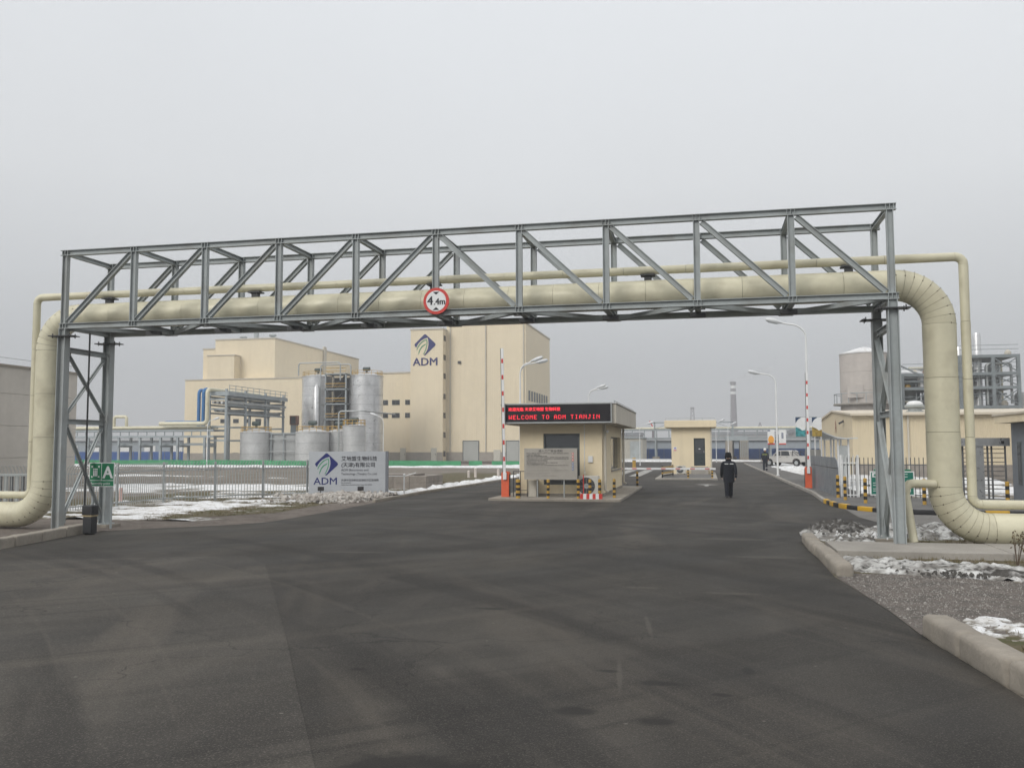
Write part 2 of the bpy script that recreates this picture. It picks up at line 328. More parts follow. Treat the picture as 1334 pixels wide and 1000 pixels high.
def sheet(name, pts, z, m):
    me = bpy.data.meshes.new(name); me.from_pydata([(x, y, z) for x, y in pts], [], [tuple(range(len(pts)))]); me.materials.append(m)
    bm = bmesh.new(); bm.from_mesh(me); bmesh.ops.triangulate(bm, faces=bm.faces); bmesh.ops.recalc_face_normals(bm, faces=bm.faces)
    for f in bm.faces:
        if f.normal.z < 0: f.normal_flip()
    bm.to_mesh(me); bm.free()
    o = bpy.data.objects.new(name, me); COL.objects.link(o); return struct(o)
def text(body, size, org, m, parent, name='lettering', align='LEFT', rz=0, face='-Y', ext=.002, wscale=1, bold=0):
    """flat lettering on a face looking towards -Y (turned by rz); org = world position of the baseline start"""
    cu = bpy.data.curves.new('t', 'FONT'); cu.body = body; cu.size = size; cu.align_x = align; cu.extrude = ext; cu.resolution_u = 2
    to = bpy.data.objects.new('t', cu); COL.objects.link(to); dg = bpy.context.evaluated_depsgraph_get(); dg.update()
    me = bpy.data.meshes.new_from_object(to.evaluated_get(dg)); bpy.data.objects.remove(to); bpy.data.curves.remove(cu)
    if bold:
        bm = bmesh.new()
        for q in range(3):
            m2 = me.copy(); m2.transform(Matrix.Translation(((q - 1) * bold, (q % 2) * bold * .6, -q * .0004))); bm.from_mesh(m2); bpy.data.meshes.remove(m2)
        bm.to_mesh(me); bm.free()
    me.name = name; me.materials.clear(); me.materials.append(m)
    me.transform(Matrix.Rotation(rz, 4, 'Z') @ Matrix.Rotation(R(90), 4, 'X') @ Matrix.Scale(wscale, 4, (1, 0, 0)))
    o = bpy.data.objects.new(name, me); COL.objects.link(o); o.parent = parent; o.location = Vector(org) - wloc(parent); return o
def arc_path(pts, rad, n=10):
    """polyline with rounded corners"""
    pts = [Vector(p) for p in pts]; out = [pts[0]]
    for i in range(1, len(pts) - 1):
        a, b, c = pts[i - 1], pts[i], pts[i + 1]; u = (a - b).normalized(); v = (c - b).normalized()
        s = b + u * rad; e = b + v * rad; cen = b + u * rad + v * rad
        for k in range(n + 1): t = (pi / 2) * k / n; out.append(cen - v * rad * cos(t) - u * rad * sin(t))
    out.append(pts[-1]); return out
def fbm(x, y, s, o=0): return noise.fractal(Vector((x * s + o, y * s - o, o * .7)), .9, 2.1, 5)
def field(name, x0, x1, y0, y1, res, fn, m, label, cat, smooth=True):
    """an uneven heap or patch: a height sheet; only cells with height are kept, edges sink below the ground"""
    nx = int((x1 - x0) / res); ny = int((y1 - y0) / res); H = {}
    for i in range(nx + 1):
        for j in range(ny + 1):
            x = x0 + i * res; y = y0 + j * res; H[i, j] = (x + fbm(x, y, 2.3, 5) * res * .4, y + fbm(x, y, 2.3, 9) * res * .4, fn(x, y))
    idx = {}; v = []; f = []
    for i in range(nx):
        for j in range(ny):
            q = ((i, j), (i + 1, j), (i + 1, j + 1), (i, j + 1))
            if max(H[k][2] for k in q) > 0:
                for k in q:
                    if k not in idx: idx[k] = len(v); p = H[k]; v.append((p[0], p[1], max(p[2], -.06)))
                f.append(tuple(idx[k] for k in q))
    me = bpy.data.meshes.new(name); me.from_pydata(v, [], f); me.materials.append(m)
    if smooth: me.shade_smooth()
    o = bpy.data.objects.new(name, me); COL.objects.link(o); return stuff(o, label, cat)
def ell(x, y, cx, cy, rx, ry): return 1 - ((x - cx) / rx) ** 2 - ((y - cy) / ry) ** 2

# ================================================================== THE GROUND
def gplane():
    nx = [-1500, -300, -120, -60, -30, -20, -10, 0, 10, 20, 40, 120, 400, 1500]; ny = [-80, -20, 0, 20, 40, 60, 80, 100, 150, 250, 500, 1000, 1900]
    v = [(x, y, 0) for y in ny for x in nx]; n = len(nx)
    me = bpy.data.meshes.new('ground'); me.from_pydata(v, [], [(j * n + i, j * n + i + 1, (j + 1) * n + i + 1, (j + 1) * n + i) for j in range(len(ny) - 1) for i in range(n - 1)])
    me.materials.append(earth); o = bpy.data.objects.new('ground', me); COL.objects.link(o); return struct(o)
gplane()
road_l = [(-60, 6), (-26, 9.5), (-18, 11.2), (-15.2, 12.6), (-14.25, 14.2), (-14.1, 15.6), (-14.45, 17.4), (-14.75, 18.9), (-14.75, 19.6), (-14.0, 20.4), (-13.2, 21.05), (-12.4, 21.8), (-11.95, 22.8), (-11.85, 24.5), (-11.9, 26.3), (-12.1, 31), (-12.35, 39), (-12.1, 52), (-11.75, 68), (-11.7, 112)]
road_r = [(4.4, 112), (4.4, 60), (4.4, 40), (4.15, 34.5), (4.2, 32.5), (4.35, 31.2), (4.75, 30.1), (5.3, 29.3), (6.0, 28.8), (7.0, 28.6), (40, 28.6), (40, 24.6), (5.2, 24.6), (3.9, 24.2), (2.9, 22.9), (2.25, 21.3), (2.0, 20.0), (1.95, 14.9), (2.2, 12), (2.25, 10.6), (2.5, 8), (3.3, 5), (6, 2), (14, -1), (40, -3), (40, -40), (-60, -40)]
sheet('asphalt_road', road_l + road_r, .004, asphalt)
sheet('cross_road', [(-70, 112), (60, 112), (60, 124), (-70, 124)], .004, asphalt)
sheet('reflection_veil_patch', [(-60, 4.5), (-26, 8.5), (-12, 14.4), (-8.6, 15.6), (-7.65, 14.57), (-6.0, 11.7), (-4.3, 8.71), (-3.3, 6.9), (-2.49, 5.45), (-1.2, 2.6), (0, -2), (-60, -2)], .008, veil_asph)  # windscreen reflection veil painted on the road as a lighter sheet
sheet('concrete_side_road', [(4.42, 31.0), (4.85, 30.0), (5.4, 29.25), (6.1, 28.75), (7.0, 28.55), (40, 28.55), (40, 24.65), (5.25, 24.65), (4.55, 25.2), (4.3, 27.5)], .008, apron_m)
sheet('paved_walk', [(4.55, 112), (4.55, 40), (4.3, 34.5), (4.35, 32.6), (4.5, 31.4), (4.9, 30.3), (5.45, 29.5), (6.1, 29.0), (7.0, 28.8), (40, 28.8), (40, 36.3), (7.0, 36.3), (6.4, 40), (6.6, 60), (6.2, 80), (6.2, 112)], .10, paving)
sheet('verge_strip', [(-30, 13), (-15.6, 13.4), (-14.5, 15), (-14.5, 17.4), (-14.85, 19), (-14.1, 20.45), (-12.45, 21.85), (-11.98, 22.8), (-11.9, 26.3), (-12.15, 31), (-12.4, 39), (-12.15, 52), (-12.6, 52), (-13.2, 39), (-13.6, 31), (-13.3, 26), (-15.2, 23.2), (-19, 22.6), (-30, 22)], .004, verge)
sheet('dry_lawn', [(-32, 22.05), (-19, 22.65), (-15.2, 23.25), (-13.35, 26.05), (-13.65, 31), (-13.25, 39), (-12.7, 52), (-12.1, 68), (-20, 70), (-22, 45), (-24, 33)], .006, dry_grass)
sheet('verge_lawn', [(2.05, 20.05), (2.3, 21.35), (2.95, 22.9), (3.95, 24.15), (5.2, 24.55), (40, 24.55), (40, 15.2), (2.0, 15.2)], .005, dry_grass)
sheet('kerbside_lawn', [(2.6, 11.4), (12, 12.6), (14, 2), (6.5, 2.2), (3.5, 5), (2.75, 8)], .005, dry_grass)
sheet('gravel_bed', [(1.98, 15.3), (1.98, 14.7), (2.2, 12), (2.25, 10.5), (2.6, 10.4), (6, 12.3), (30, 13.5), (30, 15.7), (6, 15.6)], .010, gravel_m)
for i in range(4): sheet('crosswalk_stripe', [(-5.35 - i * 1.5, 63), (-4.55 - i * 1.5, 63), (-4.55 - i * 1.5, 80), (-5.35 - i * 1.5, 80)], .008, mark_w)
sheet('road_arrow', [(-.65, 49.8), (-.1, 48.9), (-.1, 47.6), (.1, 47.6), (.1, 48.9), (.65, 49.4), (.05, 50.1)], .008, mark_w)
def blot(name, cx, cy, rx, ry, m, z, seed, n=22):
    sheet(name, [(cx + rx * cos(2 * pi * k / n) * (1 + .35 * fbm(cos(2 * pi * k / n), sin(2 * pi * k / n), 1.4, seed)), cy + ry * sin(2 * pi * k / n) * (1 + .35 * fbm(cos(2 * pi * k / n), sin(2 * pi * k / n), 1.4, seed + 3))) for k in range(n)], z, m)

# ------------------------------------------------------------------ kerbs: every stone a piece
def kerb(name, label, pts, h, wid, m, seglen=1.0, alt=None, gap=.018, bev=.03):
    root = thing(name, label, 'kerb', (pts[0][0], pts[0][1], 0)); P = [Vector((*p, 0)) for p in pts]
    fine = []; 
    for a, b in zip(P, P[1:]):
        n = max(1, int((b - a).length / .05)); fine += [a.lerp(b, k / n) for k in range(n)]
    fine.append(P[-1]); acc = 0; start = 0; segs = []
    for i in range(1, len(fine)):
        acc += (fine[i] - fine[i - 1]).length
        if acc >= seglen or i == len(fine) - 1: segs.append((fine[start], fine[i])); start = i; acc = 0
    for k, (a, b) in enumerate(segs):
        d = (b - a).normalized(); mb = MB(); dz = random.uniform(-.008, .008); sh = Vector((-d.y, d.x, 0)) * random.uniform(-.008, .008)
        mb.obox(a + d * gap + sh + Vector((0, 0, (h + dz) / 2 - .02)), b - d * gap + sh + Vector((0, 0, (h + dz) / 2 - .02)), wid, h + dz + .04)
        mb.build('kerbstone', (alt[k % len(alt)] if alt else m), root, True, bevel=bev, relief=(.014 if bev > .03 else 0))
    return root
kerb('kerb', 'large worn concrete kerb at the right edge of the picture', [(2.40, 10.55), (2.55, 9.0), (2.66, 8.0), (3.0, 6.4), (3.8, 4.6)], .25, .30, conc, 1.05, bev=.07)
kerb('kerb', 'rounded concrete kerb ending by the gravel beside the concrete slab', [(2.12, 20.3), (2.08, 19.2), (2.10, 17.5), (2.12, 14.9)], .20, .28, conc, 1.3, bev=.07)
kerb('kerb', 'concrete kerb under the elbow of the big pipe on the left', [(-14.9, 19.2), (-14.6, 17.4), (-14.25, 15.6), (-14.4, 14.3), (-15.3, 12.8), (-18.1, 11.4)], .22, .26, conc, 1.0, bev=.035)
kerb('kerb', 'black and yellow striped kerb curving round behind the right gantry legs', [(4.22, 34.2), (4.27, 32.5), (4.42, 31.3), (4.82, 30.2), (5.37, 29.4), (6.05, 28.9), (7.0, 28.68), (14, 28.68)], .15, .16, yel_p, .62, alt=[yel_p, black], gap=.0, bev=.015)
kerb('kerb', 'plain pale kerb along the right side of the gate road', [(4.22, 34.3), (4.48, 40), (4.48, 62), (4.48, 110)], .13, .15, conc_lt, 1.9, bev=.015)
kerb('kerb', 'low kerb along the left side of the gate road beside the lawn', [(-12.2, 31.6), (-12.42, 39), (-12.17, 52), (-11.82, 68), (-11.78, 110)], .12, .14, conc, 1.9, bev=.015)

# concrete slab beneath the right-hand pipe
o = thing('concrete_slab', 'long concrete slab lying below the elbow of the big pipe', 'slab', (2.5, 17.5, 0))
for k in range(4): bx('slab_panel', conc_lt, o, 2.35 + k * 3.0, 5.34 + k * 3.0, 17.55, 19.25, -.02, .13 + .004 * (k % 2), bevel=.012)

# ------------------------------------------------------------------ snow, dirt, gravel
field('snow_patch', -22, -12.6, 22.6, 45, .16, lambda x, y: .07 * (fbm(x * .55, y, .6, 3) + .75 * fbm(x * .5, y, 2.6, 8) - .02 + .5 * max(0, ell(x, y, -18.2, 27.5, 2.6, 6)) - (1.4 if x > -12.9 - .1 * abs(y - 27) * (y < 27) - .3 and y < 27 else 0) - max(0, (x + 14.3)) * .8), snow_m, 'thin snow lying on the dry lawn before the left fence', 'snow')
field('snow_patch', -46, -16, 36, 92, .5, lambda x, y: .16 * (fbm(x * .45, y, .16, 13) + .5 * fbm(x, y, .8, 8) - .42 + 1.3 * max(0, ell(x, y, x, 88.5, 9, 3.0)) + .75 * max(0, ell(x, y, -25, 41, 10, 6)) - (.9 if y > 62 and y < 84 else 0)), snow_m, 'snow bands on the open ground beyond the left fence', 'snow')
field('snow_patch', -110, -46, 36, 98, .8, lambda x, y: .16 * (fbm(x * .5, y, .12, 17) + .5 * fbm(x, y, .6, 8) - .25 + 1.1 * max(0, ell(x, y, x, 92, 9, 4)) + .8 * max(0, ell(x, y, -52, 50, 16, 9))), snow_m, 'snow on the far yard beneath the low pipe rack', 'snow')
field('snow_heap', -16.8, -12.45, 30.6, 36.0, .075, lambda x, y: .26 * (max(-.3, ell(x, y, -14.4 + .12 * (y - 33), 33.6, 2.2, 2.4)) * 1.1 + .45 * abs(fbm(x, y, 2.6, 21)) + .30 * abs(fbm(x, y, 6.0, 11)) - .33), rubble_m, 'ploughed heap of dirty snow lumps before the company sign', 'snow', smooth=False)
field('snow_bank', -16, -12.2, 36.5, 68, .16, lambda x, y: .20 * (1.1 * max(-.6, ell(x, y, -13.15 + .012 * (y - 40), y, .8, 1)) + .8 * fbm(x, y, 1.4, 31) + .4 * fbm(x, y, 5, 3) - .55), snow_m, 'snow bank thrown up along the left edge of the gate road', 'snow')
field('dirty_snow_heap', 2.1, 6.4, 19.4, 25.2, .07, lambda x, y: .30 * (max(-.4, max(ell(x, y, 3.1, 21.7, 1.05, 2.4), ell(x, y, 4.9, 22.6, 1.5, 1.6))) * .85 + .5 * abs(fbm(x, y, 2.2, 41)) + .16 * abs(fbm(x, y, 7, 1)) - .38 - .5 * max(0, 1 - abs(x - 3.85) / .5) * (y < 20.6)), dsnow_m, 'black-flecked heap of old snow around the right gantry legs', 'snow')
field('dirty_snow_strip', 2.2, 9, 14.9, 17.6, .06, lambda x, y: .20 * (max(-.4, ell(x, y, x, 16.4 - .30 * (x - 2.3), .95, 1)) * .9 + .5 * abs(fbm(x, y, 2.6, 51)) + .14 * abs(fbm(x, y, 8, 7)) - .39 - max(0, 2.45 - x) * 2), dsnow_m, 'ragged strip of dirty snow between gravel and concrete slab', 'snow')
field('snow_patch', 2.7, 6, 9.2, 12.2, .07, lambda x, y: .075 * (ell(x, y, 3.75, 10.95, 1.0, .8) + .8 * fbm(x, y, 2.2, 61) + .4 * fbm(x, y, 7, 1) - .2), snow_m, 'clean snow patch behind the large worn kerb', 'snow')
field('snow_patch', 6.2, 16, 48, 100, .4, lambda x, y: .22 * (fbm(x, y, .25, 71) + .4 * fbm(x, y, 1, 3) + .35 - max(0, 6.6 - x)), snow_m, 'broad snow beside the walk where the pickup is parked', 'snow')
field('snow_patch', 6.2, 22, 37.2, 48, .3, lambda x, y: .16 * (fbm(x, y, .5, 81) + .4 * fbm(x, y, 1.4, 3) + .1), snow_m, 'snow behind the right-hand palisade fence', 'snow')
field('snow_patch', -14, 14, 100, 149, .7, lambda x, y: .2 * (fbm(x, y * .6, .12, 91) + .4 * fbm(x, y, .5, 3) + .0 + (.4 if 124 < y < 132 else 0) - (1.2 if 110 < y < 124 else 0) - (1.2 if -11 < x < 4.3 and y < 112 else 0)), snow_m, 'snow around the far end of the gate road', 'snow')
def stones():
    mb = MB()
    random.seed(21)
    for k in range(9500):
        x = random.uniform(2.05, 8.5); y = random.uniform(10.7, 15.5)
        if y < 10.6 + .52 * (x - 2.6) - .2 or y > 15.4 - .05 * x or (y < 14.6 and x < 2.0 + .08 * (14.6 - y)): continue
        r = random.uniform(.006, .015) if random.random() < .97 else random.uniform(.018, .035); n = len(mb.v); a = random.uniform(0, 6.28)
        for i in range(4): t = a + i * pi / 2 + random.uniform(-.4, .4); mb.v.append((x + r * cos(t), y + r * sin(t), .008))
        mb.v.append((x + random.uniform(-.3, .3) * r, y + random.uniform(-.3, .3) * r, .012 + r * random.uniform(.5, 1.0)))
        for i in range(4): mb.f.append((n + i, n + (i + 1) % 4, n + 4))
    stuff(mb.build('gravel', grit_stone), 'loose grey gravel spread beside the road on the right', 'gravel')
stones()
def tufts(name, label, spots, seed):
    random.seed(seed); mb = MB()
    for x0, x1, y0, y1, n, hh, ok in spots:
        for _ in range(n):
            x = random.uniform(x0, x1); y = random.uniform(y0, y1)
            if not ok(x, y) or fbm(x, y, 1.6, 77) < -.05: continue
            for q in range(5):
                a = random.uniform(0, 6.28); l = hh * random.uniform(.5, 1.3); bx_, by_ = x + random.uniform(-.03, .03), y + random.uniform(-.03, .03); k0 = len(mb.v); ww = .004 + l * .02; le = random.uniform(.2, .9) * l
                mb.v += [(bx_ - ww * sin(a), by_ + ww * cos(a), 0), (bx_ + ww * sin(a), by_ - ww * cos(a), 0), (bx_ + le * cos(a), by_ + le * sin(a), l)]; mb.f.append((k0, k0 + 1, k0 + 2))
    stuff(mb.build(name, mat('dry_grass_blade', (.16, .13, .07), .9, 0, .35, 6)), label, 'grass')
tufts('dry_grass', 'withered grass tufts on the verge behind the big right kerb', [(2.75, 5.5, 7.6, 12, 900, .06, lambda x, y: y < 10.5 + .5 * (x - 2.6) and x > 2.75 + max(0, 9.6 - y) * .12), (2.3, 7, 19.4, 24.3, 700, .09, lambda x, y: x > 2.4 and y < 22 + x * .6), (2.4, 7, 16.9, 17.5, 160, .08, lambda x, y: True)], 31)
tufts('dry_grass', 'withered grass tufts on the lawn below the left fence', [(-19.5, -13.4, 22.8, 35, 3200, .07, lambda x, y: x < -13.5 - max(0, 26 - y) * .55), (-16, -13, 36, 52, 1500, .08, lambda x, y: True)], 32)
def lumps(name, label, spec, m, seed):
    random.seed(seed); mb = MB()
    for cx, cy, rx, ry, n, s0, s1, zb in spec:
        for _ in range(n):
            x = random.gauss(cx, rx * .5); y = random.gauss(cy, ry * .5)
            if (cx > 0 and (x < 2.42 or (17.3 < y < 19.5))) or (cx < 0 and x > -12.55): continue
            r = random.uniform(s0, s1); k0 = len(mb.v)
            for i in range(5): t = i * 1.2566 + random.uniform(-.4, .4); mb.v.append((x + r * cos(t), y + r * sin(t), zb - .02 + random.uniform(-.01, .02)))
            for i in range(3): t = i * 2.09 + random.uniform(-.5, .5); mb.v.append((x + r * .55 * cos(t), y + r * .55 * sin(t), zb + r * random.uniform(.5, 1.1)))
            mb.f += [(k0 + 5, k0 + 6, k0 + 7), (k0, k0 + 1, k0 + 5), (k0 + 1, k0 + 6, k0 + 5), (k0 + 1, k0 + 2, k0 + 6), (k0 + 2, k0 + 3, k0 + 6), (k0 + 3, k0 + 7, k0 + 6), (k0 + 3, k0 + 4, k0 + 7), (k0 + 4, k0 + 5, k0 + 7), (k0 + 4, k0, k0 + 5)]
    stuff(mb.build(name, m), label, 'snow'); random.seed(seed + 1)
lumps('ice_lumps', 'broken lumps of grey ice on the heap by the company sign', [(-14.3, 33.3, 2.2, 2.2, 170, .05, .17, .14), (-14.0, 31.8, 2.2, 1.6, 110, .04, .12, .03)], rubble_m, 3)
dark_clod = mat('dark_clod', (.075, .07, .064), .95, 0, .3, 8)
field('dirt_ridge', 3.2, 6.6, 14.2, 16.2, .05, lambda x, y: .16 * (max(-.4, ell(x, y, 4.6, 15.75 - .22 * (x - 2.6), 1.5, .42)) * .9 + .5 * abs(fbm(x, y, 3.2, 57)) + .3 * abs(fbm(x, y, 9, 7)) - .38), dirt_m, 'low ridge of sooty dirt along the front of the dirty snow strip', 'dirt', smooth=False)
field('dirt_ridge', 2.25, 4.3, 19.9, 24.4, .05, lambda x, y: .36 * (max(-.4, ell(x, y, 3.05, 22.1, .80, 2.1)) * .95 + .5 * abs(fbm(x, y, 3.2, 58)) + .3 * abs(fbm(x, y, 9, 7)) - .40), dirt_m, 'grimy crest on the road side of the snow heap by the gantry', 'dirt', smooth=False)
lumps('dark_clods', 'dark earth clods mixed into the snow by the right gantry', [(3.1, 22.0, .5, 1.2, 160, .012, .045, .13), (4.3, 15.25, 1.0, .3, 200, .01, .035, .06), (5.0, 14.95, .3, .15, 60, .02, .06, .08)], dark_clod, 4)
lumps('snow_lumps', 'white snow lumps scattered beside the gravel on the right', [(3.3, 16.2, .9, .5, 110, .012, .04, .06), (5.3, 14.9, .6, .4, 30, .02, .08, .03), (3.3, 21.0, .6, .9, 90, .012, .045, .14), (5.3, 22.5, .8, .9, 90, .012, .05, .12)], snow_m, 5)

# ================================================================== THE PIPE GANTRY
GX0, GX1, GY0, GY1, ZB, ZT = -15.51, 3.73, 18.99, 20.70, 5.077, 6.91
NX = [GX0 + (GX1 - GX0) * i / 10 for i in range(11)]
g = thing('pipe_gantry', 'long grey steel lattice gantry carrying pipes across the entrance road', 'gantry', (GX0, GY0, 0))
hb, bb = .135, .13
for y in (GY0, GY1):
    for z, nm in ((ZB, 'bottom_chord'), (ZT, 'top_chord')):
        ch = MB().ibeam((GX0 - .13, y, z), (GX1 + .13, y, z), hb, bb).build(nm, steel, g)
        for x in NX:
            for dx in (-.075, 0, .075): MB().box(x + dx - .006, x + dx + .006, y - bb / 2 + .004, y + bb / 2 - .004, z - hb / 2 + .015, z + hb / 2 - .015).build('stiffener', steel, ch)
    for x in NX: MB().ibeam((x, y, ZB + hb / 2 + .001), (x, y, ZT - hb / 2 - .001), .135, .12).build('vertical_post', steel, g)
    for i in range(10):
        lo, hi = ((NX[i], NX[i + 1]) if i < 5 else (NX[i + 1], NX[i])); s = 1 if i < 5 else -1
        MB().ibeam((lo + s * .11, y, ZB + hb / 2 + .03), (hi - s * .11, y, ZT - hb / 2 - .03), .115, .105).build('diagonal_brace', steel, g)
for i, x in enumerate(NX):
    MB().ibeam((x, GY0 + bb / 2 + .002, ZT - .005), (x, GY1 - bb / 2 - .002, ZT - .005), .11, .10, (1, 0, 0)).build('top_cross_beam', steel, g)
    MB().ibeam((x, GY0 + bb / 2 + .002, ZB - .01), (x, GY1 - bb / 2 - .002, ZB - .01), .13, .12, (1, 0, 0)).build('bottom_cross_beam', steel, g)
    if 0 < i < 10: MB().box(x - .17, x + .17, GY0 + .75, GY0 + .95, ZB - .17, ZB - .08).build('pipe_saddle', steel_dk, g)
for i in range(10):
    a, b_ = ((GY0, GY1) if i % 2 == 0 else (GY1, GY0)); s = 1 if a == GY0 else -1
    MB().ibeam((NX[i] + .12, a + s * .1, ZB - .035), (NX[i + 1] - .12, b_ - s * .1, ZB - .035), .10, .10, (0, 0, 1)).build('plan_brace', steel, g)
    MB().box(NX[i] - .16, NX[i] + .16, GY1 - .26 if a == GY1 else GY0 + .07, GY1 - .07 if a == GY1 else GY0 + .26, ZB - .105, ZB - .095).build('gusset_plate', steel, g)
for x in (GX0, GX1):
    inn = 1 if x < 0 else -1
    for y in (GY0, GY1):
        c = MB().ibeam((x, y, .1), (x, y, ZB - .27), .21, .20, tf=.018, tw=.014).build('column', steel, g)
        MB().ibeam((x, y, ZB - .235), (x, y, ZB - hb / 2 - .001), .18, .17).build('column_head', steel, g)
        sp = MB().box(x - .33, x + .33, y - .16, y + .16, ZB - .262, ZB - .24).build('splice_plate', steel_dk, g)
        for dx in (-.24, .24):
            for dy in (-.1, .1): MB().tube([(x + dx, y + dy, ZB - .30), (x + dx, y + dy, ZB - .19)], .014, 6).build('bolt', steel_dk, sp)
        MB().box(x - .19, x + .19, y - .19, y + .19, .075, .1).build('base_plate', steel, g)
    ya, yb = GY0 + .105, GY1 - .105
    for z in (4.50, 2.72): MB().ibeam((x, ya, z), (x, yb, z), .13, .11, (1, 0, 0)).build('cross_beam', steel, g)
    for z0, z1 in ((2.86, 4.36), (.35, 2.58)):
        MB().obox((x - .03, ya + .06, z0), (x - .03, yb - .06, z1), .02, .12, (1, 0, 0)).obox((x - .03, ya + .06, z0), (x - .03, yb - .06, z1), .09, .012, (1, 0, 0)).build('cross_brace', steel, g)
        MB().obox((x + .03, yb - .06, z0), (x + .03, ya + .06, z1), .02, .12, (1, 0, 0)).obox((x + .03, yb - .06, z0), (x + .03, ya + .06, z1), .09, .012, (1, 0, 0)).build('cross_brace', steel, g)
        for y, sgn in ((ya, 1), (yb, -1)):
            for z in (z0, z1): MB().box(x - .018, x - .006, min(y, y + sgn * .18), max(y, y + sgn * .18), z - .14, z + .14).build('gusset_plate', steel, g)
for x, y, nm in ((GX0, GY0, 'left near'), (GX0, GY1, 'left far'), (GX1, GY0, 'right near'), (GX1, GY1, 'right far')):
    o = bx('footing', conc, None, x - .30, x + .30, y - .29, y + .29, -.02, .075, bevel=.012); tag(o, 'square concrete footing under the %s leg of the gantry' % nm, 'footing', 'gantry footings')
tag(MB().tube([(GX0 + .10, GY0 + .82, .0), (GX0 + .10, GY0 + .82, ZB - .08)], .022, 8).build('conduit', steel_dk, None, True), 'thin upright conduit between the two left gantry legs', 'conduit')

# ------------------------------------------------------------------ the two clad pipes: every cladding sheet a piece
PY = 19.86
def clad_pipe(name, label, corners, rad, bend, seg, gores, n=28):
    root = thing(name, label, 'pipe', corners[0]); ga = []
    P = [Vector(p) for p in corners]; runs = []; cur = P[0]
    for i in range(1, len(P) - 1):
        a, b, c = P[i - 1], P[i], P[i + 1]; u = (a - b).normalized(); v = (c - b).normalized(); s = b + u * bend; e = b + v * bend; cen = s + v * bend
        runs.append(('s', cur, s)); runs.append(('e', s, e, cen, u, v)); cur = e
    runs.append(('s', cur, P[-1])); full = []
    for r in runs:
        if r[0] == 's':
            a, b = r[1], r[2]; k = max(1, round((b - a).length / seg)); d = (b - a).normalized(); full += [a, b]
            for q in range(k):
                p0 = a.lerp(b, q / k) + d * .0035; p1 = a.lerp(b, (q + 1) / k) - d * .0035
                MB().tube([p0, p1], rad, n, rads=[rad + .004, rad]).build('cladding_sheet', clad, root, True)
        else:
            _, s, e, cen, u, v = r
            pt = lambda t: cen - v * bend * cos(t) - u * bend * sin(t)
            full += [pt(pi / 2 * q / 12) for q in range(1, 12)]
            for q in range(gores):
                t0 = pi / 2 * q / gores + .0035; t1 = pi / 2 * (q + 1) / gores - .0035; ts = [t0 + (t1 - t0) * j / 3 for j in range(4)]
                MB().tube([pt(t) for t in ts], rad, n, rads=[rad + .004, rad + .003, rad + .001, rad - .001], tans=[(v * sin(t) - u * cos(t)).normalized() for t in ts]).build('elbow_gore', clad, root, True)
    rv = MB().lathe(0, 0, [(.014, -.01), (.014, .006), (.004, .012)], 8).mesh('rivet', core)
    for r in runs:
        if r[0] == 'e' and rad > .2:
            _, s_, e_, cen, u, v = r
            for q in range(gores + 1):
                t = pi / 2 * q / gores; c0 = cen - v * bend * cos(t) - u * bend * sin(t); out = (c0 - cen).normalized()
                for ph in (.55, 1.35): o = inst(rv, 'rivet', root, c0 + Vector((0, -1, 0)) * rad * cos(ph) + out * rad * sin(ph)); o.rotation_euler = (Vector((0, -1, 0)) * cos(ph) + out * sin(ph)).to_track_quat('Z', 'Y').to_euler()
    MB().tube(full, rad - .012, 20).build('insulation_core', core, root, True)
    return root
clad_pipe('large_pipe', 'fat cream clad pipe rising, crossing on the gantry and descending', [(-40, PY, .36), (-16.62, PY, .36), (-16.62, PY, 5.44), (4.80, PY, 5.44), (4.80, PY, .36), (30, PY, .36)], .325, .86, 1.02, 9)
clad_pipe('small_pipe', 'thin cream pipe running just above the fat pipe', [(-40, PY + .03, .86), (-17.08, PY + .03, .86), (-17.08, PY + .03, 6.0), (5.32, PY + .03, 6.0), (5.32, PY + .03, .86), (30, PY + .03, .86)], .092, .17, 1.35, 3, 18)
for k, x in enumerate((-14.9, -10.8, -6.2, -1.2, 3.05)):
    o = thing('pipe_support', '%s short steel bracket holding the thin pipe above the fat one' % ('leftmost', 'second from left', 'middle', 'second from right', 'rightmost')[k], 'bracket', (x, PY, 5.75), 'small pipe brackets')
    MB().box(x - .16, x + .16, PY - .12, PY + .14, 5.865, 5.895).build('saddle_plate', steel_dk, o); MB().box(x - .08, x + .08, PY - .07, PY + .07, 5.75, 5.865).build('stub', steel_dk, o)
o = thing('drain_pipe', 'cream drain pipe bent down beside the right gantry leg', 'pipe', (3.95, 19.55, .1))
p = arc_path([(4.62, 19.50, 1.30), (3.93, 19.50, 1.30), (3.98, 19.42, .1)], .16, 6)
MB().tube([(4.55, 19.62, 1.28), (4.12, 19.46, 1.30)], .085, 14).build('branch', clad, o, True)
MB().tube([(4.14, 19.465, 1.30), (4.02, 19.42, 1.28), (3.95, 19.40, 1.20), (3.94, 19.395, 1.10)], .09, 14).build('elbow', clad, o, True)
MB().tube([(3.94, 19.395, 1.09), (4.05, 19.30, .13)], .082, 14).build('downpipe', clad, o, True)
o = thing('pipe_pedestal', 'low concrete pedestal under the right elbow of the fat pipe', 'pedestal', (5.6, PY, 0)); bx('block', conc_lt, o, 5.45, 5.95, PY - .25, PY + .25, -.02, .10, bevel=.01); bx('cradle', steel_dk, o, 5.6, 5.8, PY - .2, PY + .2, .101, .12)

